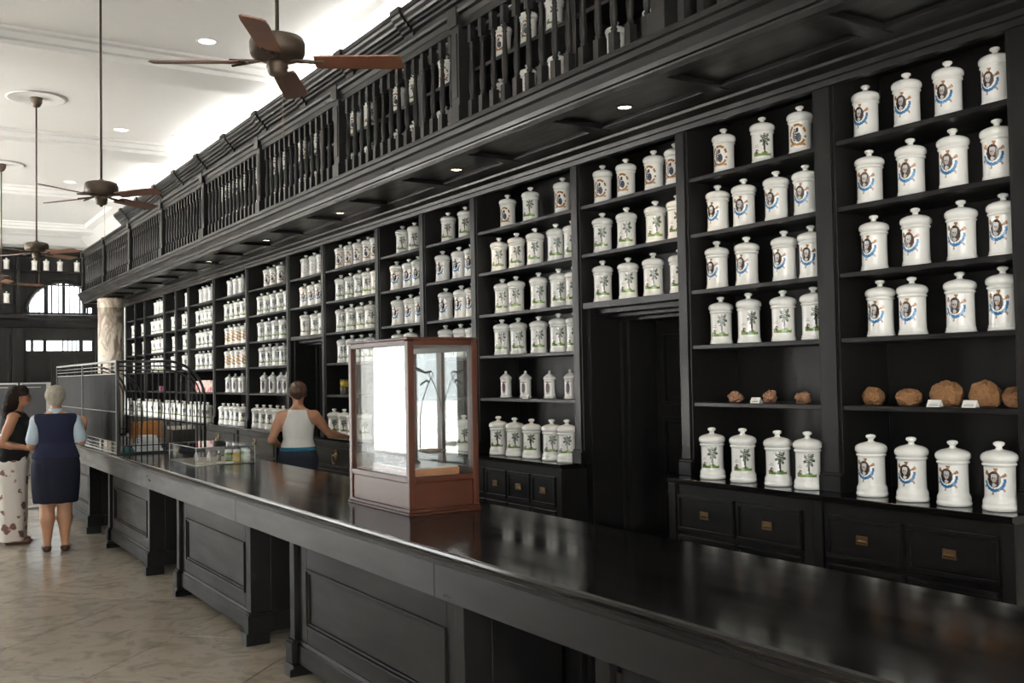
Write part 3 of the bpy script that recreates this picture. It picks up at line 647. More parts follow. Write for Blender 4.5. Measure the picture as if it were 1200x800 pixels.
for pi_, (ya, yb) in enumerate(PED):
    yc = (ya+yb)/2
    ped = thing('counter_pedestal', (1.97, yc, 0), PLAB[pi_], 'pedestal', 'panelled pedestals under the counter')
    def pp(name, q, mt=WOODP, bev=.003):
        o = obj(name, q, mt, ped, bev); o.matrix_parent_inverse = Matrix.Translation((-1.97, -yc, 0)); return o
    F0 = 1.985
    pp('body', MB().box(F0+.02, 2.42, ya+.02, yb-.02, .075, .735), WOODV)
    q = MB(); wst = .15
    q.box(F0, F0+.02, ya+.1, ya+.1+wst*.6, .2, .735); q.box(F0, F0+.02, yb-.1-wst*.6, yb-.1, .2, .735); q.box(F0, F0+.02, ya+.1+wst*.6, yb-.1-wst*.6, .60, .735); q.box(F0, F0+.02, ya+.1+wst*.6, yb-.1-wst*.6, .2, .30)
    pp('front_frame', q)
    q = MB(); q.frameX(F0-.012, F0+.02, ya+.1+wst*.6, yb-.1-wst*.6, .29, .61, .014); q.frameX(F0-.002, F0+.02, ya+.1+wst*.6+.014, yb-.1-wst*.6-.014, .304, .596, .014)
    pp('panel_moulding', q)
    pp('panel', MB().box(F0+.008, F0+.021, ya+.1+wst*.6+.028, yb-.1-wst*.6-.028, .318, .582))
    for e, s in ((ya, 1), (yb, -1)):
        y_a, y_b = (e, e+.07) if s > 0 else (e-.07, e)
        q = MB(); q.box(F0-.028, F0+.1, y_a, y_b, .2, .735); q.box(F0-.05, F0+.12, y_a-.012, y_b+.012, .075, .185); q.box(F0-.042, F0+.11, y_a-.008, y_b+.008, .185, .2)
        q.box(F0, F0+.02, y_b if s > 0 else y_a-.03, y_b+.03 if s > 0 else y_a, .2, .70)
        pp('corner_post', q)
        q = MB()
        pr = [(e+s*(-y+.05), z) for y, z in foot_prof]
        q.prismX(pr, F0-.06, F0+.09); pp('foot', q, WOODV)
        q = MB(); q.prismX(pr, 2.28, 2.42); pp('foot', q, WOODV)
    q = MB(); q.prismY([(F0-.018, .075), (F0-.018, .175), (F0-.008, .182), (F0-.004, .2), (F0+.05, .2), (F0+.05, .075)], ya+.07, yb-.07); pp('skirting', q)
    for e_a, e_b, f_a, f_b in ((ya, ya+.02, ya-.01, ya+.02), (yb-.02, yb, yb-.02, yb+.01)):
        q = MB(); q.box(F0+.1, 2.43, e_a, e_b, .19, .735); q.box(F0+.1, 2.435, f_a, f_b, .075, .19); pp('end_panel', q, WOODV)

# ------------------------------------------------------------------ glazed display case with balance
ca = thing('display_case', (2.44, 4.82, CT), 'mahogany and glass case standing on the black counter', 'display case')
def cc(name, q, mt=MAHOG, bev=.003, parent=ca):
    o = obj(name, q, mt, parent, bev)
    if parent is ca: o.matrix_parent_inverse = Matrix.Translation((-2.44, -4.82, -CT))
    return o
x0, x1, y0, y1 = 2.24, 2.645, 4.45, 5.19; zt = 1.845
for x in (x0, x1-.034):
    for y in (y0, y1-.034): cc('corner_post', MB().box(x, x+.034, y, y+.034, CT+.03, zt-.02))
q = MB(); q.box(x0-.006, x1+.006, y0-.006, y1+.006, zt-.012, zt); cc('top', q)
for (a, b, c, d) in ((x0, x0+.03, y0+.034, y1-.034), (x1-.03, x1, y0+.034, y1-.034), (x0+.034, x1-.034, y0, y0+.03), (x0+.034, x1-.034, y1-.03, y1)):
    cc('rail', MB().box(a, b, c, d, zt-.04, zt-.012)); cc('rail', MB().box(a, b, c, d, 1.112, 1.142))
q = MB(); q.box(x0-.008, x1+.008, y0-.008, y1+.008, CT, CT+.014); q.box(x0-.003, x1+.003, y0-.003, y1+.003, CT+.014, CT+.032); cc('plinth', q)
cc('front_panel', MB().box(x0+.008, x0+.02, y0+.034, y1-.034, CT+.03, 1.112)); cc('side_panel', MB().box(x0+.034, x1-.034, y0+.008, y0+.02, CT+.03, 1.112))
cc('side_panel', MB().box(x0+.034, x1-.034, y1-.02, y1-.008, CT+.03, 1.112)); cc('back_panel', MB().box(x1-.02, x1-.008, y0+.034, y1-.034, CT+.03, 1.112))
cc('case_floor', MB().box(x0+.02, x1-.02, y0+.02, y1-.02, 1.10, 1.112), pmat('case_floor_wood', (.02, .014, .012), .4))
g_ = .004
cc('front_pane', MB().box(x0+.013, x0+.013+g_, y0+.03, y1-.03, 1.14, zt-.038), GLASS, 0)
cc('side_pane', MB().box(x0+.03, x1-.03, y0+.013, y0+.013+g_, 1.14, zt-.038), GLASS, 0)
cc('side_pane', MB().box(x0+.03, x1-.03, y1-.013-g_, y1-.013, 1.14, zt-.038), GLASS, 0)
ym = (y0+y1)/2
for (a, b) in ((y0+.034, ym), (ym, y1-.034)):
    dr = cc('back_door', MB().frameX(x1-.028, x1-.006, a, b, 1.142, zt-.04, .03))
    cc('pane', MB().box(x1-.018, x1-.018+g_, a+.028, b-.028, 1.17, zt-.068), GLASS, 0, dr)
bs_ = thing('balance_scale', (2.45, 4.8, 1.112), 'antique balance with hanging pans inside the glass case', 'scale')
def sc(name, q, mt=BRASS, bev=0):
    o = obj(name, q, mt, bs_, bev); o.matrix_parent_inverse = Matrix.Translation((-2.45, -4.8, -1.112)); return o
BOXW = pmat('orange_box_wood', (.30, .11, .03), .35, var=.3, scale=(30, 3, 30)); PALE = pmat('pale_marble_slab', (.5, .48, .44), .2)
sc('box', MB().box(2.31, 2.59, 4.56, 5.04, 1.128, 1.168), BOXW, .003); sc('slab', MB().box(2.315, 2.585, 4.565, 5.035, 1.168, 1.176), PALE)
q = MB()
for x in (2.33, 2.57):
    for y in (4.58, 5.02): q.lathe([(.012, 0), (.012, .016)], (x, y, 1.112), 10)
sc('feet', q)
sc('column', MB().lathe([(.03, .0), (.03, .01), (.012, .025), (.009, .2), (.013, .21), (.009, .22), (.008, .47), (.014, .48), (.014, .5)], (2.45, 4.8, 1.176), 14), IRON)
sc('beam', MB().tube([(2.45, 4.60, 1.672), (2.45, 4.66, 1.665), (2.45, 4.75, 1.685), (2.45, 4.8, 1.692), (2.45, 4.85, 1.685), (2.45, 4.94, 1.665), (2.45, 5.0, 1.672)], [.005, .006, .009, .012, .009, .006, .005], 8), IRON)
sc('pointer', MB().tube([(2.45, 4.8, 1.69), (2.45, 4.8, 1.76)], .003, 6), IRON)
for y in (4.60, 5.0):
    q = MB(); q.tube([(2.45+.012*math.cos(t), y, 1.655+.014*math.sin(t)) for t in [2*PI*k/12 for k in range(12)]], .0025, 6, True)
    for s in (-1, 1): q.tube([(2.45, y, 1.64), (2.45+s*.02, y, 1.60), (2.45+s*.052, y, 1.52), (2.45+s*.066, y, 1.44), (2.45+s*.07, y, 1.26)], .0028, 6)
    sc('hanger', q, IRON)
    sc('pan', MB().lathe([(.07, .006), (.072, .008), (.06, -.004), (.03, -.012), (.001, -.014)], (2.45, y, 1.255), 20), BRASS)
q = MB(); q.tube([(2.45, 4.72, 1.6), (2.45, 4.65, 1.625), (2.45, 4.62, 1.615)], .006, 6); q.tube([(2.45, 4.9, 1.6), (2.45, 4.96, 1.625), (2.45, 4.98, 1.61)], .006, 6); sc('arm_stops', q, IRON)

# ------------------------------------------------------------------ acrylic box with small bottles
ab = thing('acrylic_box', (2.42, 8.57, CT), 'clear acrylic display box with bottles on the black counter', 'box')
X0, X1, YA, YB, ZH = 2.18, 2.665, 8.14, 9.0, .145
def aq(name, q, mt, parent=ab):
    o = obj(name, q, mt, parent); o.matrix_parent_inverse = Matrix.Translation((-2.42, -8.57, -CT)); return o
t_ = .005
for nm, d in (('front_wall', (X0, X0+t_, YA, YB, 0, ZH)), ('back_wall', (X1-t_, X1, YA, YB, 0, ZH)), ('end_wall', (X0+t_, X1-t_, YA, YA+t_, 0, ZH)), ('end_wall', (X0+t_, X1-t_, YB-t_, YB, 0, ZH)), ('lid', (X0, X1, YA, YB, ZH, ZH+t_))):
    aq(nm, MB().box(d[0], d[1], d[2], d[3], CT+d[4], CT+d[5]), ACRYL)
q = MB(); e_ = .0035
for x in (X0, X1):
    for y in (YA, YB): q.tube([(x, y, CT+.002), (x, y, CT+ZH)], e_, 4)
for z in (CT+.004, CT+ZH+.002):
    q.tube([(X0, YA, z), (X1, YA, z), (X1, YB, z), (X0, YB, z)], e_, 4, True)
aq('glued_edges', q, ACEDGE)
aq('tray', MB().box(X0+.01, X1-.01, YA+.01, YB-.01, CT+.0005, CT+.004), pmat('tray_cloth', (.5, .46, .38), .7))
def bottle(x, y, z, r, h_, col, capc, label, dropper=False):
    b = thing('small_bottle', (x, y, z), label, 'bottle', 'small bottles in the acrylic box')
    mc = pmat('bottle_'+label[:12], col, .25); mcap = pmat('cap_'+label[:12], capc, .4)
    obj('body', MB().lathe([(r*.9, 0), (r, .003), (r, h_*.6), (r*.9, h_*.66), (r*.5, h_*.7), (r*.5, h_*.73)], n=16), mc, b)
    obj('label_band', MB().lathe([(r*1.015, h_*.1), (r*1.015, h_*.5)], n=16), pmat('band_'+label[:12], Vector(col)*.6+Vector((.2, .2, .18)), .5), b)
    if dropper: obj('dropper', MB().lathe([(r*.62, h_*.72), (r*.62, h_*.8), (r*.3, h_*.84), (r*.25, h_*.95), (r*.1, h_)], n=12), mcap, b)
    else: obj('cap', MB().lathe([(r*.95, h_*.72), (r*.95, h_*.97), (r*.85, h_)], n=16), mcap, b)
zz = CT+.0045; wc = (.78, .78, .76)
for k, (x, y, r, hh, col, cp_, lb, dr) in enumerate((
    (2.31, 8.62, .017, .085, (.6, .6, .56), wc, 'white dropper bottle, left of three droppers in acrylic box', True),
    (2.39, 8.52, .017, .085, (.6, .6, .56), wc, 'white dropper bottle, middle of three droppers in acrylic box', True),
    (2.47, 8.5, .017, .095, (.12, .13, .10), wc, 'dark dropper bottle with white tip in acrylic box', True),
    (2.53, 8.42, .032, .10, (.10, .22, .03), wc, 'green bottle with white cap inside the acrylic box', False),
    (2.56, 8.29, .032, .105, (.55, .34, .02), wc, 'yellow bottle with white cap inside the acrylic box', False),
    (2.61, 8.24, .03, .115, (.30, .42, .28), (.55, .65, .55), 'pale green capped bottle inside the acrylic box', False),
    (2.61, 8.175, .028, .11, (.62, .66, .62), (.72, .75, .72), 'whitish capped jar at right inside acrylic box', False))):
    bottle(x, y, zz, r, hh, col, cp_, lb, dr)
for k, (x, y) in enumerate(((2.27, 8.35), (2.33, 8.26), (2.42, 8.3), (2.48, 8.22))):
    o = obj('paper_slip', MB().box(-.03, .03, -.025, .025, 0, .002), CARD); o.location = (x, y, zz+.0003); o.rotation_euler.z = k*.8
    tag(o, ['leftmost', 'second', 'third', 'rightmost'][k]+' white paper slip lying flat in the acrylic box', 'paper', 'paper slips in the acrylic box')

# ------------------------------------------------------------------ cashier's cage
cg = thing('cashier_cage', (2.3, 11.8, CT), 'dark metal cashier cage with reeded front and arched barred end', 'cage')
def gq(name, q, mt=IRON, bev=0):
    o = obj(name, q, mt, cg, bev); o.matrix_parent_inverse = Matrix.Translation((-2.3, -11.8, -CT)); return o
GA, GB, GF, GR, GT = 9.95, 13.62, 1.935, 2.755, 1.845
gq('corner_post', MB().box(GF-.015, GF+.015, GA-.015, GA+.015, CT, GT), STEEL if False else IRON, .003)
gq('corner_post', MB().box(GF-.015, GF+.015, GB-.015, GB+.015, CT, GT), IRON, .003)
gq('corner_post', MB().box(GF-.015, GF+.015, 11.78, 11.81, CT, GT), IRON, .003)
for z, w in ((GT-.006, .02), (GT-.05, .006), (GT-.085, .006), (GT-.125, .008), (1.355, .006), (CT+.115, .006), (CT+.075, .006), (CT+.04, .006), (CT+.012, .012)):
    gq('front_rail', MB().box(GF-w*.8, GF+w*.8, GA, GB, z-w/2, z+w/2), pmat('rail_metal', (.16, .16, .155), .35, .6) if 'RAILM' not in globals() else RAILM)
q = MB()
for k in range(7):
    y = GA+.25+k*(GB-GA-.5)/6; q.box(GF-.006, GF+.006, y-.03, y-.022, GT-.125, GT); q.box(GF-.006, GF+.006, y+.022, y+.03, GT-.125, GT); q.box(GF-.006, GF+.006, y-.03, y-.022, CT, CT+.12); q.box(GF-.006, GF+.006, y+.022, y+.03, CT, CT+.12)
gq('fret', q)
for (a, b) in ((GA+.02, 11.78), (11.81, GB-.02)):     # reeded sheets
    for za, zb in ((CT+.12, 1.35), (1.36, GT-.13)):
        n_ = int((b-a)/.085); V = []; Fq = []
        for k in range(n_*4+1):
            y = a+(b-a)*k/(n_*4); x = GF+.006-.016*abs(math.sin(PI*k/4)); V += [(x, y, za), (x, y, zb), (GF+.012, y, za), (GF+.012, y, zb)]
        for k in range(n_*4):
            o_ = 4*k; Fq += [(o_, o_+1, o_+5, o_+4), (o_+2, o_+6, o_+7, o_+3), (o_, o_+4, o_+6, o_+2), (o_+1, o_+3, o_+7, o_+5)]
        q = MB(); q.add(V, Fq); gq('reeded_sheet', q, REED)
# barred ends
for ye in (GA, GB):
    for off in (0, .045, .085):
        R_arc = .37-off*.9; xc, zc = 2.385, GT-.37-.02+.0
        pts = [(GF, ye, GT-.01-off)] + [(xc+(GR-xc-off*.9)*math.sin(t), ye, zc+(GT-.01-off-zc)*math.cos(t)) for t in [PI/2*k/12 for k in range(13)]] + [(GR-off*.9, ye, CT+.02)]
        gq('arch_rail', MB().tube(pts, .013 if off == 0 else .0075, 6))
    x = GF+.055; k = 0
    while x < GR-.09:
        top = GT-.1 if x < 2.385 else zc+(GT-.095-zc)*math.sqrt(max(0, 1-((x-2.385)/(GR-2.385-.075))**2))
        gq('bar', MB().tube([(x, ye, CT+.02), (x, ye, top)], .006, 6)); x += .0535
    gq('bottom_rail', MB().box(GF, GR, ye-.01, ye+.01, CT+.0, CT+.02)); gq('bottom_rail', MB().box(GF, GR, ye-.006, ye+.006, CT+.075, CT+.085))
    for r_ in (.12, .16, .2):     # small counter-arches beside the post
        gq('brace', MB().tube([(GF+.03+r_*1.3*(1-math.cos(t)) if False else GF+.02+r_*math.sin(t), ye, 1.42+.3*math.cos(t)) for t in [PI/2*k/8 for k in range(9)]]+[(GF+.02+r_, ye, CT+.1)], .004, 6))
gq('loop_handle', MB().tube([(2.10, GA-.02, 1.22), (2.10, GA-.02, 1.40)]+[(2.13-.03*math.cos(t), GA-.02, 1.40+.03*math.sin(t)) for t in [PI*k/6 for k in range(1, 6)]]+[(2.16, GA-.02, 1.40), (2.16, GA-.02, 1.22)], .007, 6), STEEL)
# things behind the bars
def simple(name, q, mt, label, cat, loc=(0, 0, 0), grp=None, bev=.003, rz=0):
    o = obj(name, q, mt, None, bev); o.location = loc; o.rotation_euler.z = rz; return tag(o, label, cat, grp)
simple('box_file', MB().box(-.14, .14, -.08, .08, 0, .17), pmat('orange_card', (.42, .17, .03), .6), 'orange box standing behind the cage bars', 'box', (2.36, 10.75, CT+.075+.03))
simple('ledger', MB().box(-.2, .2, -.12, .12, 0, .03), pmat('ledger_cover', (.03, .05, .09), .6), 'dark flat ledger under the orange box in the cage', 'book', (2.36, 10.75, CT+.0005), bev=.004)
simple('carton', MB().box(-.15, .15, -.09, .09, 0, .07), pmat('kraft_card', (.3, .25, .18), .7), 'brown carton between ledger and orange box in the cage', 'box', (2.36, 10.75, CT+.0312))
pk = thing('paper_stack', (2.28, 10.3, CT+.0005), 'white and pale blue stack of papers behind the cage bars', 'papers')
for k in range(6): o = obj('sheet_bundle', MB().box(-.13+.012*k, .13-.012*k, -.1, .1, k*.026, k*.026+.025), pmat('paper_%d' % k, (.62, .66, .68) if k % 2 else (.70, .70, .68), .6), pk, .003)
rk = thing('file_rack', (2.62, 10.35, CT+.0005), 'low black file rack with row of white tabs in cage', 'rack')
obj('tray', MB().box(-.11, .11, -.14, .14, 0, .2), IRON, rk, .004)
for k in range(8): obj('tab', MB().box(-.1+k*.027, -.085+k*.027, -.13, .13, .2, .228), CARD, rk)
simple('cloth_bundle', MB().lathe([(.04, 0), (.06, .012), (.055, .04), (.02, .05)], n=16), pmat('teal_cloth', (.03, .16, .15), .8), 'small teal bundle by the cage corner post', 'cloth', (2.06, 10.12, CT+.0005), bev=0)

# ------------------------------------------------------------------ ceiling fans
rodm = MB().tube([(0, 0, .12), (0, 0, 2.0)], .011, 8).mesh('rod'); rodm.materials.append(BRONZE)
canm = MB().lathe([(.02, 1.93), (.045, 1.945), (.07, 1.99), (.078, 2.04), (.078, 2.06)], n=20).mesh('canopy'); canm.materials.append(BRONZE)
rosm = MB().lathe([(.02, 2.056), (.36, 2.056), (.37, 2.048), (.345, 2.04), (.32, 2.05), (.22, 2.045), (.19, 2.058)], n=40).mesh('ceiling_rose'); rosm.materials.append(PLASTER)
motm = MB().lathe([(.02, .16), (.03, .15), (.035, .14), (.11, .135), (.138, .125), (.148, .10), (.148, .055), (.138, .03), (.10, .012), (.055, .005)], n=32).mesh('motor'); motm.materials.append(BRONZE)
swm = MB().lathe([(.045, .006), (.055, -.004), (.058, -.03), (.052, -.034), (.052, -.056), (.042, -.072), (.02, -.078), (.012, -.09), (.004, -.094)], n=24).mesh('switch_housing'); swm.materials.append(BRONZE)
bq = MB(); out = [(.2, -.052), (.24, -.06), (.6, -.068), (.655, -.064), (.672, -.045), (.672, .045), (.655, .064), (.6, .068), (.24, .06), (.2, .052)]
pt = -math.tan(math.radians(12))
nn = len(out); bq.add([(x, y, y*pt+.004) for x, y in out]+[(x, y, y*pt-.004) for x, y in out], [tuple(range(nn)), tuple(range(2*nn-1, nn-1, -1))]+[(i, nn+i, nn+(i+1) % nn, (i+1) % nn) for i in range(nn)])
blm = bq.mesh('blade'); blm.materials.append(BLADE)
aq_ = MB(); aq_.tube([(.06, .0, .012), (.12, .012, .004), (.17, .02, .002), (.25, .035, .0)], .007, 6); aq_.tube([(.06, 0, .012), (.12, -.012, .004), (.17, -.02, -.002), (.25, -.035, -.01)], .007, 6); aq_.tube([(.17, .02, 0), (.2, 0, -.004), (.17, -.02, 0)], .006, 6)
arm = aq_.mesh('blade_arm'); arm.materials.append(BRONZE)
chm = MB().tube([(.03, 0, -.06), (.03, 0, -.42)], .0018, 5).mesh('pull_chain'); chm.materials.append(BRASS)
FL = ['near ceiling fan with four brown blades hanging on a brass rod', 'second ceiling fan hanging on a long rod above the women', 'third ceiling fan, further down the hall, hung from plaster rose', 'farthest ceiling fan at the left edge of the picture']
for k, (x, y, a) in enumerate(((1.82, 5.12, -10), (1.752, 9.70, 45), (1.78, 14.3, 45), (1.81, 18.95, 12))):
    fz = 3.355
    f = thing('ceiling_fan', (x, y, fz), FL[k], 'fan', 'ceiling fans in a row')
    for nm, me in (('rod', rodm), ('canopy', canm), ('ceiling_rose', rosm), ('motor', motm), ('switch_housing', swm), ('pull_chain', chm)): link(nm, me, f)
    base = math.atan2(y, x)      # blades turned from the line of the hall
    for j in range(4):
        an = base+PI+math.radians(a)+j*PI/2
        bl = link('blade', blm, f); bl.rotation_euler.z = an
        link('blade_arm', arm, bl)

# ------------------------------------------------------------------ small things on the shelves
from mathutils import noise
def lump(r, seed, amp, fr, squash=(1, 1, 1), nu=56, nv=36):
    V = []; Fc = []
    for i in range(nv+1):
        th = PI*i/nv
        for k in range(nu):
            ph = 2*PI*k/nu; d = Vector((math.sin(th)*math.cos(ph), math.sin(th)*math.sin(ph), math.cos(th)))
            rr = r*(1+amp*noise.noise(d*fr+Vector((seed*7.3, seed, 0)))+amp*.5*noise.noise(d*fr*3.1+Vector((seed, 3, seed*2)))+.035*noise.noise(d*16))
            p = d*rr; V.append((p.x*squash[0], p.y*squash[1], max(p.z*squash[2], -r*squash[2]*.8)))
    for i in range(nv):
        for k in range(nu): k2 = (k+1) % nu; Fc.append((i*nu+k, (i+1)*nu+k, (i+1)*nu+k2, i*nu+k2))
    q = MB(); q.add(V, Fc, True); zmin = min(v[2] for v in V); q.v = [(x, y, z-zmin) for x, y, z in q.v]; return q
SPON = pmat('sponge_brown', (.17, .08, .03), .9, var=.55, scale=(90, 90, 90), bump=1.0, coords='obj'); ROCK = pmat('brown_rock', (.2, .1, .055), .8, var=.5, scale=(45, 45, 45), bump=.8, coords='obj')
for k, (y, r, sq) in enumerate(((3.35, .055, (1, 1, .95)), (3.135, .06, (1, 1.1, .8)), (2.925, .072, (1, 1.1, .95)), (2.725, .072, (1, 1, .95)), (2.565, .065, (1, 1, .85)))):
    simple('natural_sponge', lump(r, k+1, .12, 2.2, sq), SPON, '%s round brown sponge from left, rightmost shelving bay' % ORD[k], 'sponge', (4.40, y, SZ[4]+.0006), 'round brown sponges on a shelf', 0)
for k, (y, r, sq) in enumerate(((4.337, .04, (1, 1.15, .9)), (4.06, .042, (1, .9, .95)), (3.816, .042, (1, 1.05, .85)))):
    simple('rock_specimen', lump(r, k+11, .3, 1.6, sq), ROCK, '%s brown rock specimen from left, second bay from right' % ORD[k], 'rock', (4.40, y, SZ[4]+.0006), 'brown rock specimens on a shelf', 0)
def tent(x, y, z, label, w=.035, h_=.034):
    t = thing('tent_card', (x, y, z+.0005), label, 'card', 'small white tent cards on shelves')
    q = MB(); q.add([(-.018, -w, 0), (-.018, w, 0), (0, w, h_), (0, -w, h_), (.018, -w, 0), (.018, w, 0), (-.0165, -w, 0), (-.0165, w, 0), (0, w, h_-.003), (0, -w, h_-.003), (.0165, -w, 0), (.0165, w, 0)], [(0, 1, 2, 3), (3, 2, 5, 4), (6, 9, 8, 7), (9, 10, 11, 8), (0, 6, 7, 1), (4, 5, 11, 10), (0, 3, 9, 6), (3, 4, 10, 9), (1, 7, 8, 2), (2, 8, 11, 5)])
    obj('folded_card', q, CARD, t)
    q = MB()
    for j in range(3): q.box(-.0145+.0052*j*.9, -.0135+.0052*j*.9, -w*.7, w*(.7-.2*j), h_*(.24+.16*j), h_*(.24+.16*j)+.003)
    obj('print_lines', q, INK, t)
tent(4.31, 2.93, SZ[4], 'white tent card before the third brown sponge'); tent(4.31, 2.745, SZ[4], 'white tent card before the fourth brown sponge')
tent(4.31, 4.085, SZ[4], 'white tent card before the middle brown rock'); tent(4.31, 6.50, SZ[4], 'white tent card between small pointed-lid jars, fourth bay')
tin = thing('medicine_tin', (4.40, 10.31, SZ[4]+.0005), 'yellow and black tin on the shelf left of the glass case', 'tin')
obj('body', MB().lathe([(.045, 0), (.046, .003), (.046, .15)], n=24), pmat('tin_dark', (.06, .045, .03), .4), tin); obj('yellow_band', MB().lathe([(.0465, .09), (.0465, .15)], n=24), pmat('tin_yellow', (.55, .40, .06), .4), tin); obj('lid', MB().lathe([(.047, .15), (.047, .165), (.044, .168)], n=24), BRASS, tin)
rb = thing('patterned_carton', (4.42, 15.72, SZ[4]+.0005), 'long red and white patterned carton on the shelf behind the cage', 'carton')
mt, nt, bb = newmat('red_white_print'); vo = nt.nodes.new('ShaderNodeTexVoronoi'); vo.inputs['Scale'].default_value = 9; tcx = nt.nodes.new('ShaderNodeTexCoord'); nt.links.new(tcx.outputs['Object'], vo.inputs['Vector'])
cr = nt.nodes.new('ShaderNodeValToRGB'); cr.color_ramp.elements[0].position = .25; cr.color_ramp.elements[0].color = (.42, .05, .06, 1); cr.color_ramp.elements[1].position = .45; cr.color_ramp.elements[1].color = (.62, .52, .48, 1); nt.links.new(vo.outputs['Distance'], cr.inputs[0]); nt.links.new(cr.outputs[0], bb.inputs['Base Color'])
obj('carton_body', MB().box(-.09, .09, -.5, .45, 0, .17), mt, rb, .004); obj('flap', MB().box(-.09, .09, -.4, .1, .17, .185), mt, rb, .002)
for k, (y, col, hh) in enumerate(((17.5, (.42, .2, .15), .1), (18.3, (.4, .14, .16), .09), (18.75, (.35, .12, .18), .09), (16.7, (.5, .46, .36), .2), (17.3, (.5, .46, .38), .2))):
    simple('small_carton', MB().box(-.05, .05, -.09, .09, 0, hh), pmat('carton_%d' % k, col, .6), '%s small carton seen behind the cage bars, fifth shelf' % ['middle brown', 'pink', 'dull pink leftmost', 'cream upright', 'second cream upright'][k], 'carton', (4.42, y, SZ[4]+.0005), 'small cartons behind the cage')

# display boards in the far left
for k, (xa, xb, y) in enumerate(((.9, 1.60, 14.7), (1.60, 1.965, 14.45))):
    d = thing('display_board', ((xa+xb)/2, y, 0), ['grey display board with white frame, far left behind the women', 'grey display board with bright white edge, behind the navy woman'][k], 'display board', 'display boards behind the women')
    def dq(nm, q, mt, bev=0):
        o = obj(nm, q, mt, d, bev); o.matrix_parent_inverse = Matrix.Translation((-(xa+xb)/2, -y, 0)); return o
    GREY = pmat('board_grey', (.10, .105, .115), .5)
    dq('board', MB().box(xa+.02, xb-.02, y-.012, y+.012, 1.0, 1.64), GREY)
    q = MB(); q.box(xa, xb, y-.02, y+.02, 1.63, 1.65); q.box(xa, xa+.02, y-.02, y+.02, .95, 1.63); q.box(xb-.055 if k else xb-.02, xb, y-.02, y+.02, .95, 1.63); q.box(xa, xb, y-.02, y+.02, .95, .98)
    dq('frame', q, pmat('white_frame', (.8, .8, .8), .4), .002)
    dq('inner_line', MB().box(xa+.06, xb-.12, y-.016, y-.012, 1.585, 1.595), CARD)
    for x in (xa+.05, xb-.05): dq('leg', MB().box(x-.015, x+.015, y-.015, y+.015, 0, .95), STEEL)
    dq('foot_bar', MB().box(xa, xb, y-.12, y+.12, 0, .02), STEEL)

# ------------------------------------------------------------------ people (signed-distance bodies meshed with surface nets)
def sd_cap(P, a, b, ra, rb):
    a = np.array(a, np.float32); b = np.array(b, np.float32); ab_ = b-a
    t = np.clip(((P-a)@ab_)/max(1e-9, float(ab_@ab_)), 0, 1)
    return np.linalg.norm(P-a-t[..., None]*ab_, axis=-1)-(ra+(rb-ra)*t)
def sd_ell(P, c, r):
    q = (P-np.array(c, np.float32))/np.array(r, np.float32); k0 = np.linalg.norm(q, axis=-1); k1 = np.linalg.norm(q/np.array(r, np.float32), axis=-1)
    return k0*(k0-1)/np.maximum(k1, 1e-6)
def sd_loft(P, secs):      # secs: (z, cx, cy, rx, ry) bottom to top
    s = np.array(secs, np.float32); z = P[..., 2]
    cx, cy, rx, ry = (np.interp(z, s[:, 0], s[:, i]) for i in (1, 2, 3, 4))
    q = np.hypot((P[..., 0]-cx)/rx, (P[..., 1]-cy)/ry)
    d = (q-1)*np.minimum(rx, ry)
    return np.maximum(d, np.maximum(s[0, 0]-z, z-s[-1, 0]))
def smin(a, b, k):
    h_ = np.clip(.5+.5*(b-a)/k, 0, 1); return b+(a-b)*h_-k*h_*(1-h_)
def ev_prims(P, prims, infl=0):
    f = None
    for p in prims:
        kind, k = p[0], p[-1]
        if kind == 'c' and f is not None and P.ndim == 4 and P.size > 3e5:
            rr = max(p[3], p[4])+.05; sl_ = []
            for i in range(3):
                axv = P[:, 0, 0, 0] if i == 0 else P[0, :, 0, 1] if i == 1 else P[0, 0, :, 2]
                a_ = np.searchsorted(axv, min(p[1][i], p[2][i])-rr); b_ = np.searchsorted(axv, max(p[1][i], p[2][i])+rr)
                sl_.append(slice(int(a_), max(int(b_), int(a_)+1)))
            sl_ = tuple(sl_); Q = P[sl_]
            if Q.size: f[sl_] = smin(f[sl_], sd_cap(Q, *p[1:-1]), k)
            continue
        d = sd_cap(P, *p[1:-1]) if kind == 'c' else sd_ell(P, *p[1:-1]) if kind == 'e' else sd_loft(P, *p[1:-1])
        f = d.copy() if f is None else smin(f, d, k)
    return f-infl
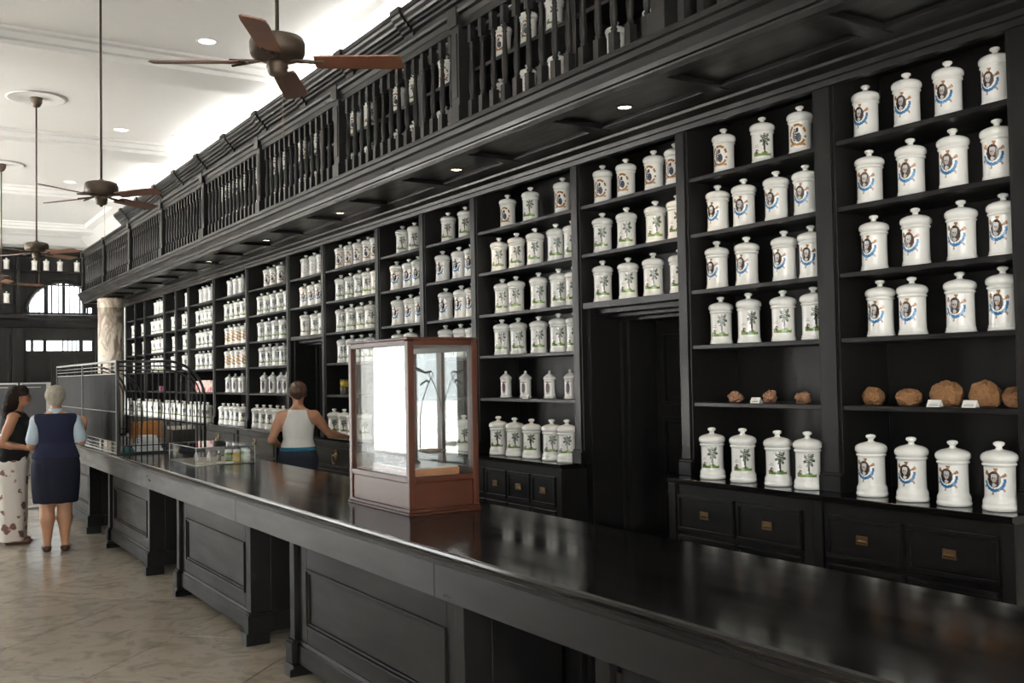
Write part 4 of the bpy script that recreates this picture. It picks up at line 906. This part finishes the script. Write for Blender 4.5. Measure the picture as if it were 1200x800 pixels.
def surface(name, fn, lo, hi, res):
    ax = [np.arange(lo[i], hi[i]+res, res, dtype=np.float32) for i in range(3)]
    G = np.stack(np.meshgrid(*ax, indexing='ij'), -1); f = fn(G); ins = f < 0
    nx, ny, nz_ = f.shape
    cs = np.zeros((nx-1, ny-1, nz_-1, 3), np.float32); cn_ = np.zeros((nx-1, ny-1, nz_-1), np.float32)
    corners = [(i, j, k) for i in (0, 1) for j in (0, 1) for k in (0, 1)]
    def sl(c): return (slice(c[0], nx-1+c[0]), slice(c[1], ny-1+c[1]), slice(c[2], nz_-1+c[2]))
    for a in corners:
        for d in range(3):
            if a[d]: continue
            b = list(a); b[d] = 1; fa, fb = f[sl(a)], f[sl(b)]; m_ = (fa < 0) != (fb < 0)
            t = np.where(m_, fa/np.where(m_, fa-fb, 1), 0)
            for e in range(3): cs[..., e] += np.where(m_, a[e]+(t if e == d else 0), 0)
            cn_ += m_
    act = cn_ > 0; idx = -np.ones(act.shape, np.int64); idx[act] = np.arange(act.sum())
    base = np.argwhere(act).astype(np.float32); V = (base+cs[act]/cn_[act][:, None])*res+np.array(lo, np.float32)
    Fs = []
    for d in range(3):
        e1, e2 = [(1, 2), (2, 0), (0, 1)][d]
        s0 = [slice(1, -1)]*3; s0[d] = slice(0, -1); s1 = [slice(1, -1)]*3; s1[d] = slice(1, None)
        A, B = ins[tuple(s0)], ins[tuple(s1)]; ch = A != B; pos = np.argwhere(ch); flip = A[ch]
        off = np.array([1, 1, 1]); off[d] = 0; pos = pos+off
        def cell(a, b):
            q = pos.copy(); q[:, e1] -= a; q[:, e2] -= b; return idx[q[:, 0], q[:, 1], q[:, 2]]
        qd = np.stack([cell(1, 1), cell(0, 1), cell(0, 0), cell(1, 0)], 1); qd[~flip] = qd[~flip][:, ::-1]; Fs.append(qd)
    Fs = np.concatenate(Fs); Fs = Fs[(Fs >= 0).all(1)]
    for it in range(2):      # light smoothing
        acc = np.zeros_like(V); cnt_ = np.zeros(len(V), np.float32)
        for a, b in ((0, 1), (1, 2), (2, 3), (3, 0)):
            np.add.at(acc, Fs[:, a], V[Fs[:, b]]); np.add.at(acc, Fs[:, b], V[Fs[:, a]]); np.add.at(cnt_, Fs[:, a], 1); np.add.at(cnt_, Fs[:, b], 1)
        V = .5*V+.5*acc/np.maximum(cnt_, 1)[:, None]
    me = bpy.data.meshes.new(name); me.from_pydata(V.tolist(), [], Fs.tolist()); me.update(); me.polygons.foreach_set('use_smooth', [True]*len(me.polygons)); return me

def hand_prims(w, d, n_, thumb):
    w, d, n_ = Vector(w), Vector(d).normalized(), Vector(n_).normalized(); t = d.cross(n_).normalized()*thumb; n_ = t.cross(d)*thumb
    if n_.dot(Vector(n_)) < 0: n_ = -n_
    pr = [('c', tuple(w), tuple(w+d*.03), .024, .022, .02)]
    for o_ in (-.024, -.008, .008, .024): pr.append(('c', tuple(w+d*.02+t*o_*.8), tuple(w+d*.088+t*o_), .014, .0115, .012))
    for o_, ln in ((-.027, .056), (-.009, .07), (.009, .076), (.027, .066)):
        a = w+d*.088+t*o_; b = a+d*ln*.5+n_*ln*.1; c = b+d*ln*.42+n_*ln*.3
        pr += [('c', tuple(a), tuple(b), .0098, .009, .006), ('c', tuple(b), tuple(c), .009, .0075, .006)]
    a = w+d*.03+t*.026; b = a+d*.03+t*.026+n_*.006; c = b+d*.032+t*.008+n_*.01
    pr += [('c', tuple(a), tuple(b), .0125, .011, .008), ('c', tuple(b), tuple(c), .011, .008, .006)]
    return pr
TORSO = [(.76, 0, 0, .13, .095), (.84, 0, -.005, .168, .118), (.90, 0, -.008, .176, .122), (.98, 0, 0, .155, .108), (1.06, 0, .005, .128, .094), (1.14, 0, .008, .136, .1), (1.21, 0, .012, .15, .112), (1.27, 0, .0, .162, .1), (1.315, 0, -.008, .15, .078), (1.345, 0, -.012, .10, .062), (1.365, 0, -.012, .06, .05)]
def person_prims(RA, LA, wide=1.0, lean=0.0, head=(0, 0), hd=None, foot_out=.0, lg=1.0):
    """RA/LA: (shoulder offset ignored) elbow, wrist, hand dir, palm normal; returns body, arms"""
    L_ = lambda z: lean*max(0, z-.85)/.5
    T_ = [(z, cx, cy+L_(z), rx*wide, ry*wide) for z, cx, cy, rx, ry in TORSO]
    pr = [('l', T_, .03)]
    hx, hy = head; l1 = L_(1.4)
    pr += [('c', (0, -.012+L_(1.32), 1.31), (hx*.5, .0+l1+hy*.5, 1.43), .056, .050, .035)]
    c = Matrix.Rotation(hd or 0, 3, 'Z'); o = Vector((hx, l1+hy, 0))
    def H(p): return tuple(c@Vector(p)+o)
    pr += [('c', H((0, -.02, 1.525)), H((0, .022, 1.53)), .073, .068, .03), ('c', H((0, -.005, 1.49)), H((0, .045, 1.455)), .066, .046, .03), ('c', H((0, .09, 1.50)), H((0, .104, 1.478)), .010, .014, .014),
           ('c', H((.072, -.004, 1.50)), H((.074, -.008, 1.475)), .014, .011, .01), ('c', H((-.072, -.004, 1.50)), H((-.074, -.008, 1.475)), .014, .011, .01), ('c', H((-.018, .083, 1.447)), H((.018, .083, 1.447)), .012, .012, .008)]
    for s in (1, -1):
        pr += [('c', (s*.085, 0, .86), (s*.078, .012, .47), .088*wide, .060*wide*lg, .03), ('c', (s*.078, .012, .47), (s*.077, -.018, .32), .059*wide*lg, .059*wide*lg, .02), ('c', (s*.077, -.018, .32), (s*.078, -.012, .08), .058*wide*lg, .034, .02),
               ('c', (s*.08, -.025, .045), (s*(.086+foot_out), .07, .04), .036, .034, .02), ('c', (s*(.086+foot_out), .07, .036), (s*(.09+foot_out), .135, .03), .034, .026, .02)]
    for s, A in ((1, RA), (-1, LA)):
        sh = Vector((s*.158*wide, -.008+L_(1.28), 1.285)); el, wr, dd, nn_ = A
        pr += [('c', tuple(sh), tuple(sh.lerp(Vector(el), .5)), .052, .046, .03), ('c', tuple(sh.lerp(Vector(el), .4)), tuple(el), .046, .037, .02), ('c', tuple(el), tuple(Vector(el).lerp(Vector(wr), .35)), .037, .039, .012), ('c', tuple(Vector(el).lerp(Vector(wr), .35)), tuple(wr), .039, .025, .012)]
        pr += hand_prims(wr, dd, nn_, s if True else 1)
    return pr, T_, H
def bounds(prims):
    pts = []
    for p in prims:
        if p[0] == 'c': pts += [np.array(p[1])-p[3], np.array(p[1])+p[3], np.array(p[2])-p[4], np.array(p[2])+p[4]]
        elif p[0] == 'e': pts += [np.array(p[1])-np.array(p[2]), np.array(p[1])+np.array(p[2])]
        else:
            for z, cx, cy, rx, ry in p[1]: pts += [np.array((cx-rx, cy-ry, z)), np.array((cx+rx, cy+ry, z))]
    pts = np.array(pts); return pts.min(0)-.04, pts.max(0)+.04
def skinmat(name, col):
    mt = pmat(name, col, .5, var=.12, scale=(9, 9, 9), coords='obj'); b = mt.node_tree.nodes['Principled BSDF']; b.inputs['Subsurface Weight'].default_value = .0; return mt
def cloth(name, col, var=.12, rough=.95): return pmat(name, col, rough, var=var, scale=(14, 14, 6), coords='obj', bump=.25, spec=.1)
def make_person(loc, facing, label, skin, prims, res=.0085):
    lo, hi = bounds(prims); lo[2] = max(lo[2], -.01)
    me = surface('person', lambda P: np.maximum(ev_prims(P, prims), .002-P[..., 2]), lo, hi, res); me.materials.append(skin)
    o = link('person', me); o.location = loc; o.rotation_euler.z = math.atan2(-facing[0], facing[1]); return tag(o, label, 'person')
def wear(name, par, prims, mt, infl=0, clip=None, res=.010, pad=0):
    lo, hi = bounds(prims); lo = lo-infl-pad; hi = hi+infl+pad
    fn = (lambda P: np.maximum(ev_prims(P, prims, infl), clip(P))) if clip else (lambda P: ev_prims(P, prims, infl))
    me = surface(name, fn, lo, hi, res); me.materials.append(mt); return link(name, me, par)
def folds(amp, n_, zf=0):      # soft vertical folds
    return lambda P: amp*np.sin(np.arctan2(P[..., 1], P[..., 0])*n_+P[..., 2]*zf)
def eyes(par, H, mt):
    for s in (-1, 1):
        q = MB(); q.lathe([(.001, -.009), (.007, -.006), (.009, 0), (.007, .006), (.001, .009)], H((s*.03, .077, 1.508)), 10); obj('eye', q, mt, par)
EYE = pmat('eye_dark', (.03, .02, .015), .2); LIP = pmat('lips', (.25, .07, .06), .5)

# woman in the navy waistcoat, seen from behind
RA = ((.235, -.02, 1.06), (.25, .16, 1.17), (.05, .35, .9), (-.3, .9, -.3)); LA = ((-.215, -.03, 1.05), (-.17, .17, .99), (.2, 1, -.1), (.2, 0, -1))
pr, T_, H = person_prims(RA, LA, 1.12, .0, (0, .02), -.15, lg=1.03)
SK1 = skinmat('skin_tan', (.42, .22, .13))
w1 = make_person((1.49, 10.62, 0), (.16, .99), 'woman with short grey hair, navy waistcoat and skirt, seen from behind', SK1, pr); eyes(w1, H, EYE)
NAVY = cloth('navy_cloth', (.018, .020, .045)); NAVYS = cloth('navy_skirt_cloth', (.012, .013, .024)); BLUE = cloth('pale_blue_shirt', (.55, .66, .75)); GREYH = pmat('grey_hair', (.33, .30, .25), .8, spec=.2, var=.5, scale=(60, 60, 25), coords='obj', bump=.8); SHOE = pmat('brown_leather', (.07, .035, .02), .5)
T2 = [(z, cx, cy, rx+.022, ry+.026) for z, cx, cy, rx, ry in T_ if z > .86]; T2[0] = (.93, 0, -.005, .218, .165)
wear('waistcoat', w1, [('l', [(.905, 0, -.006, .222, .166)]+T2[1:], .02)]+[('c', (s*.06, -.014, 1.30), (s*.15, -.012, 1.28), .068, .066, .02) for s in (1, -1)], NAVY, 0, lambda P: np.maximum(P[..., 2]-1.345, np.hypot(P[..., 0], P[..., 1]-.0)-.0-.9) , .010)
sl = []
for s, A in ((1, RA), (-1, LA)):
    sh = Vector((s*.172, -.01, 1.275)); el = Vector(A[0]); sl += [('c', tuple(sh), tuple(sh.lerp(el, .8)), .056, .062, .02)]
sl += [('c', (s*.12, -.012, 1.288), (s*.172, -.01, 1.275), .058, .057, .02) for s in (1, -1)]
sl += [('c', (0, -.012, 1.335), (0, .004, 1.385), .072, .062, .02)]
wear('shirt', w1, sl, BLUE, 0, lambda P: P[..., 2]-1.395, .0095)
SKT = [(.475, 0, -.005, .205, .150), (.6, 0, -.008, .218, .16), (.75, 0, -.01, .226, .168), (.86, 0, -.01, .222, .168), (.93, 0, -.005, .205, .155), (.96, 0, 0, .19, .14)]
fo = folds(.004, 7, 3); wear('skirt', w1, [('l', SKT, .02)], NAVYS, 0, lambda P: ev_prims(P, [('l', SKT, .02)])+fo(P), .010)
hr_ = [('c', H((0, -.03, 1.53)), H((0, .012, 1.54)), .092, .084, .03), ('c', H((0, -.045, 1.50)), H((0, -.055, 1.445)), .080, .055, .03)]
wear('hair', w1, hr_, GREYH, 0, lambda P: (P[..., 1]-.075)*.6-(P[..., 2]-1.52)*.8 + .007*np.sin(P[..., 0]*110)*np.sin(P[..., 2]*120)*np.cos(P[..., 1]*100), .008)
for s in (1, -1): wear('shoe', w1, [('c', (s*.08, -.03, .042), (s*.086, .07, .036), .044, .042, .02), ('c', (s*.086, .07, .036), (s*.09, .14, .03), .042, .034, .02)], SHOE, 0, lambda P: np.maximum(P[..., 2]-.062, .001-P[..., 2]), .008)

# woman in black top and floral trousers, in profile at the left edge
RA = ((.20, -.08, 1.03), (.19, .15, .985), (0, 1, .05), (-1, 0, -.1)); LA = ((-.2, -.05, 1.03), (-.12, .19, 1.0), (.4, 1, 0), (.4, 0, -1))
pr, T_, H = person_prims(RA, LA, 1.15, .03, (0, .03), .25)
SK2 = skinmat('skin_brown', (.33, .155, .085))
w2 = make_person((1.20, 11.45, 0), (.86, -.2), 'woman in black top and floral trousers talking at the left edge', SK2, pr); eyes(w2, H, EYE)
BLACK = cloth('black_jersey', (.012, .012, .013))
T2 = [(z, cx, cy, rx+.02, ry+.022) for z, cx, cy, rx, ry in T_ if z > .82]
wear('vest_top', w2, [('l', T2, .02)], BLACK, 0, lambda P: np.maximum(P[..., 2]-1.30+np.clip(.13-np.abs(np.abs(P[..., 0])-.085)*3, 0, .1)*-0.6, -1+0*P[..., 2]), .010)
mt, nt, bb = newmat('floral_print'); tcx = nt.nodes.new('ShaderNodeTexCoord'); vo = nt.nodes.new('ShaderNodeTexVoronoi'); vo.inputs['Scale'].default_value = 8.5; vo.inputs['Randomness'].default_value = 1; nzz = nt.nodes.new('ShaderNodeTexNoise'); nzz.inputs['Scale'].default_value = 11; nzz.inputs['Detail'].default_value = 5
nt.links.new(tcx.outputs['Object'], vo.inputs['Vector']); nt.links.new(tcx.outputs['Object'], nzz.inputs['Vector'])
ad = nt.nodes.new('ShaderNodeMath'); ad.operation = 'MULTIPLY_ADD'; nt.links.new(nzz.outputs['Fac'], ad.inputs[0]); ad.inputs[1].default_value = 1.35; nt.links.new(vo.outputs['Distance'], ad.inputs[2])
cr = nt.nodes.new('ShaderNodeValToRGB'); e = cr.color_ramp.elements; e[0].position = .93; e[0].color = (.17, .085, .07, 1); e[1].position = 1.0; e[1].color = (.72, .68, .63, 1); k_ = e.new(.975); k_.color = (.46, .29, .24, 1)
nt.links.new(ad.outputs[0], cr.inputs[0]); nt.links.new(cr.outputs[0], bb.inputs['Base Color']); bb.inputs['Roughness'].default_value = .85
TR = [('l', [(.78, 0, 0, .2, .15), (.86, 0, 0, .215, .165), (.93, 0, 0, .205, .155), (.97, 0, .01, .185, .14)], .03)]
for s in (1, -1): TR.append(('l', [(.035, s*.10, -.01, .125, .13), (.3, s*.1, 0, .118, .128), (.6, s*.095, .0, .115, .13), (.84, s*.085, 0, .118, .14)], .03))
fo2 = folds(.006, 9, 5); wear('trousers', w2, TR, mt, 0, lambda P: ev_prims(P, TR)+fo2(P), .010)
DARKH = pmat('dark_curly_hair', (.014, .008, .006), .8, spec=.15, var=.5, scale=(50, 50, 50), coords='obj', bump=1.0)
hr_ = [('c', H((0, -.03, 1.54)), H((0, .015, 1.55)), .088, .078, .03), ('c', H((0, -.06, 1.50)), H((.0, -.10, 1.36)), .085, .075, .03), ('c', H((-.02, -.09, 1.38)), H((-.02, -.12, 1.27)), .07, .05, .03)]
wear('hair', w2, hr_, DARKH, 0, lambda P: ev_prims(P, hr_)+.008*np.sin(P[..., 0]*70+P[..., 2]*50)*np.sin(P[..., 2]*80)*np.sin(P[..., 1]*75), .009, .01)
q = MB(); ga = [Vector(H((s*.034+.026*math.cos(t), .096, 1.508+.02*math.sin(t)))) for s in (-1,) for t in [2*PI*k/14 for k in range(14)]]; gb = [Vector(H((.034+.026*math.cos(t), .096, 1.508+.02*math.sin(t)))) for t in [2*PI*k/14 for k in range(14)]]
q.tube(ga, .003, 6, True); q.tube(gb, .003, 6, True); q.tube([H((-.01, .098, 1.51)), H((.01, .098, 1.51))], .003, 6); q.tube([H((.06, .095, 1.515)), H((.078, .02, 1.515)), H((.078, -.01, 1.5))], .003, 6); q.tube([H((-.06, .095, 1.515)), H((-.078, .02, 1.515)), H((-.078, -.01, 1.5))], .003, 6); obj('glasses', q, SHOE, w2)
for s in (1, -1):
    wear('sandal', w2, [('c', (s*.08, -.03, .014), (s*.088, .14, .014), .04, .038, .01)], SHOE, 0, lambda P: np.maximum(np.abs(P[..., 2]-.010)-.009, -1), .007)

# woman in white vest behind the counter
RA = ((.29, .17, 1.10), (.43, .38, 1.052), (.5, .85, -.10), (0, 0, -1)); LA = ((-.245, -.02, 1.06), (-.20, .2, 1.0), (.2, 1, -.2), (0, 0, -1))
pr, T_, H = person_prims(RA, LA, 1.0, .05, (.0, .035), .1)
SK3 = skinmat('skin_warm', (.36, .18, .105))
w3 = make_person((3.43, 9.18, 0), (.40, .92), 'woman in white vest and jeans behind the counter, reaching to the right', SK3, pr); eyes(w3, H, EYE)
WHITE = cloth('white_ribbed_vest', (.72, .71, .68)); JEAN = cloth('dark_jeans', (.022, .026, .04)); BELT = cloth('blue_band', (.02, .12, .2)); CROP = pmat('cropped_brown_hair', (.055, .026, .014), .6, var=.4, scale=(60, 60, 60), coords='obj', bump=.5)
T2 = [(z, cx, cy, rx+.014, ry+.016) for z, cx, cy, rx, ry in T_ if z > .9]
wear('vest_top', w3, [('l', T2, .02)], WHITE, 0, lambda P: np.maximum(P[..., 2]-1.345, np.abs(P[..., 0])-np.interp(P[..., 2], [.9, 1.14, 1.2, 1.27, 1.34], [.3, .3, .135, .105, .085])), .009)
JT_ = [('l', [(.76, 0, 0, .15, .115), (.84, 0, -.005, .183, .134), (.90, 0, -.008, .188, .136), (.965, 0, 0, .172, .125)], .03)]
for s in (1, -1): JT_.append(('c', (s*.087, 0, .84), (s*.083, .012, .45), .102, .072, .03)); JT_.append(('c', (s*.083, .012, .45), (s*.08, -.012, .09), .072, .055, .02))
wear('jeans', w3, JT_, JEAN, 0, None, .011)
wear('waistband', w3, [('l', [(.945, 0, 0, .18, .132), (.985, 0, .004, .17, .124)], .01)], BELT, 0, None, .009)
hr_ = [('c', H((0, -.025, 1.535)), H((0, .015, 1.545)), .086, .078, .03), ('c', H((0, -.045, 1.50)), H((0, -.05, 1.45)), .074, .048, .03)]
wear('hair', w3, hr_, CROP, 0, lambda P: (P[..., 1]-.11)*.6-(P[..., 2]-1.52)*.8, .008)
for s in (1, -1): wear('shoe', w3, [('c', (s*.08, -.03, .042), (s*.086, .07, .036), .044, .042, .02), ('c', (s*.086, .07, .036), (s*.09, .14, .03), .042, .034, .02)], SHOE, 0, lambda P: np.maximum(P[..., 2]-.07, .001-P[..., 2]), .009)
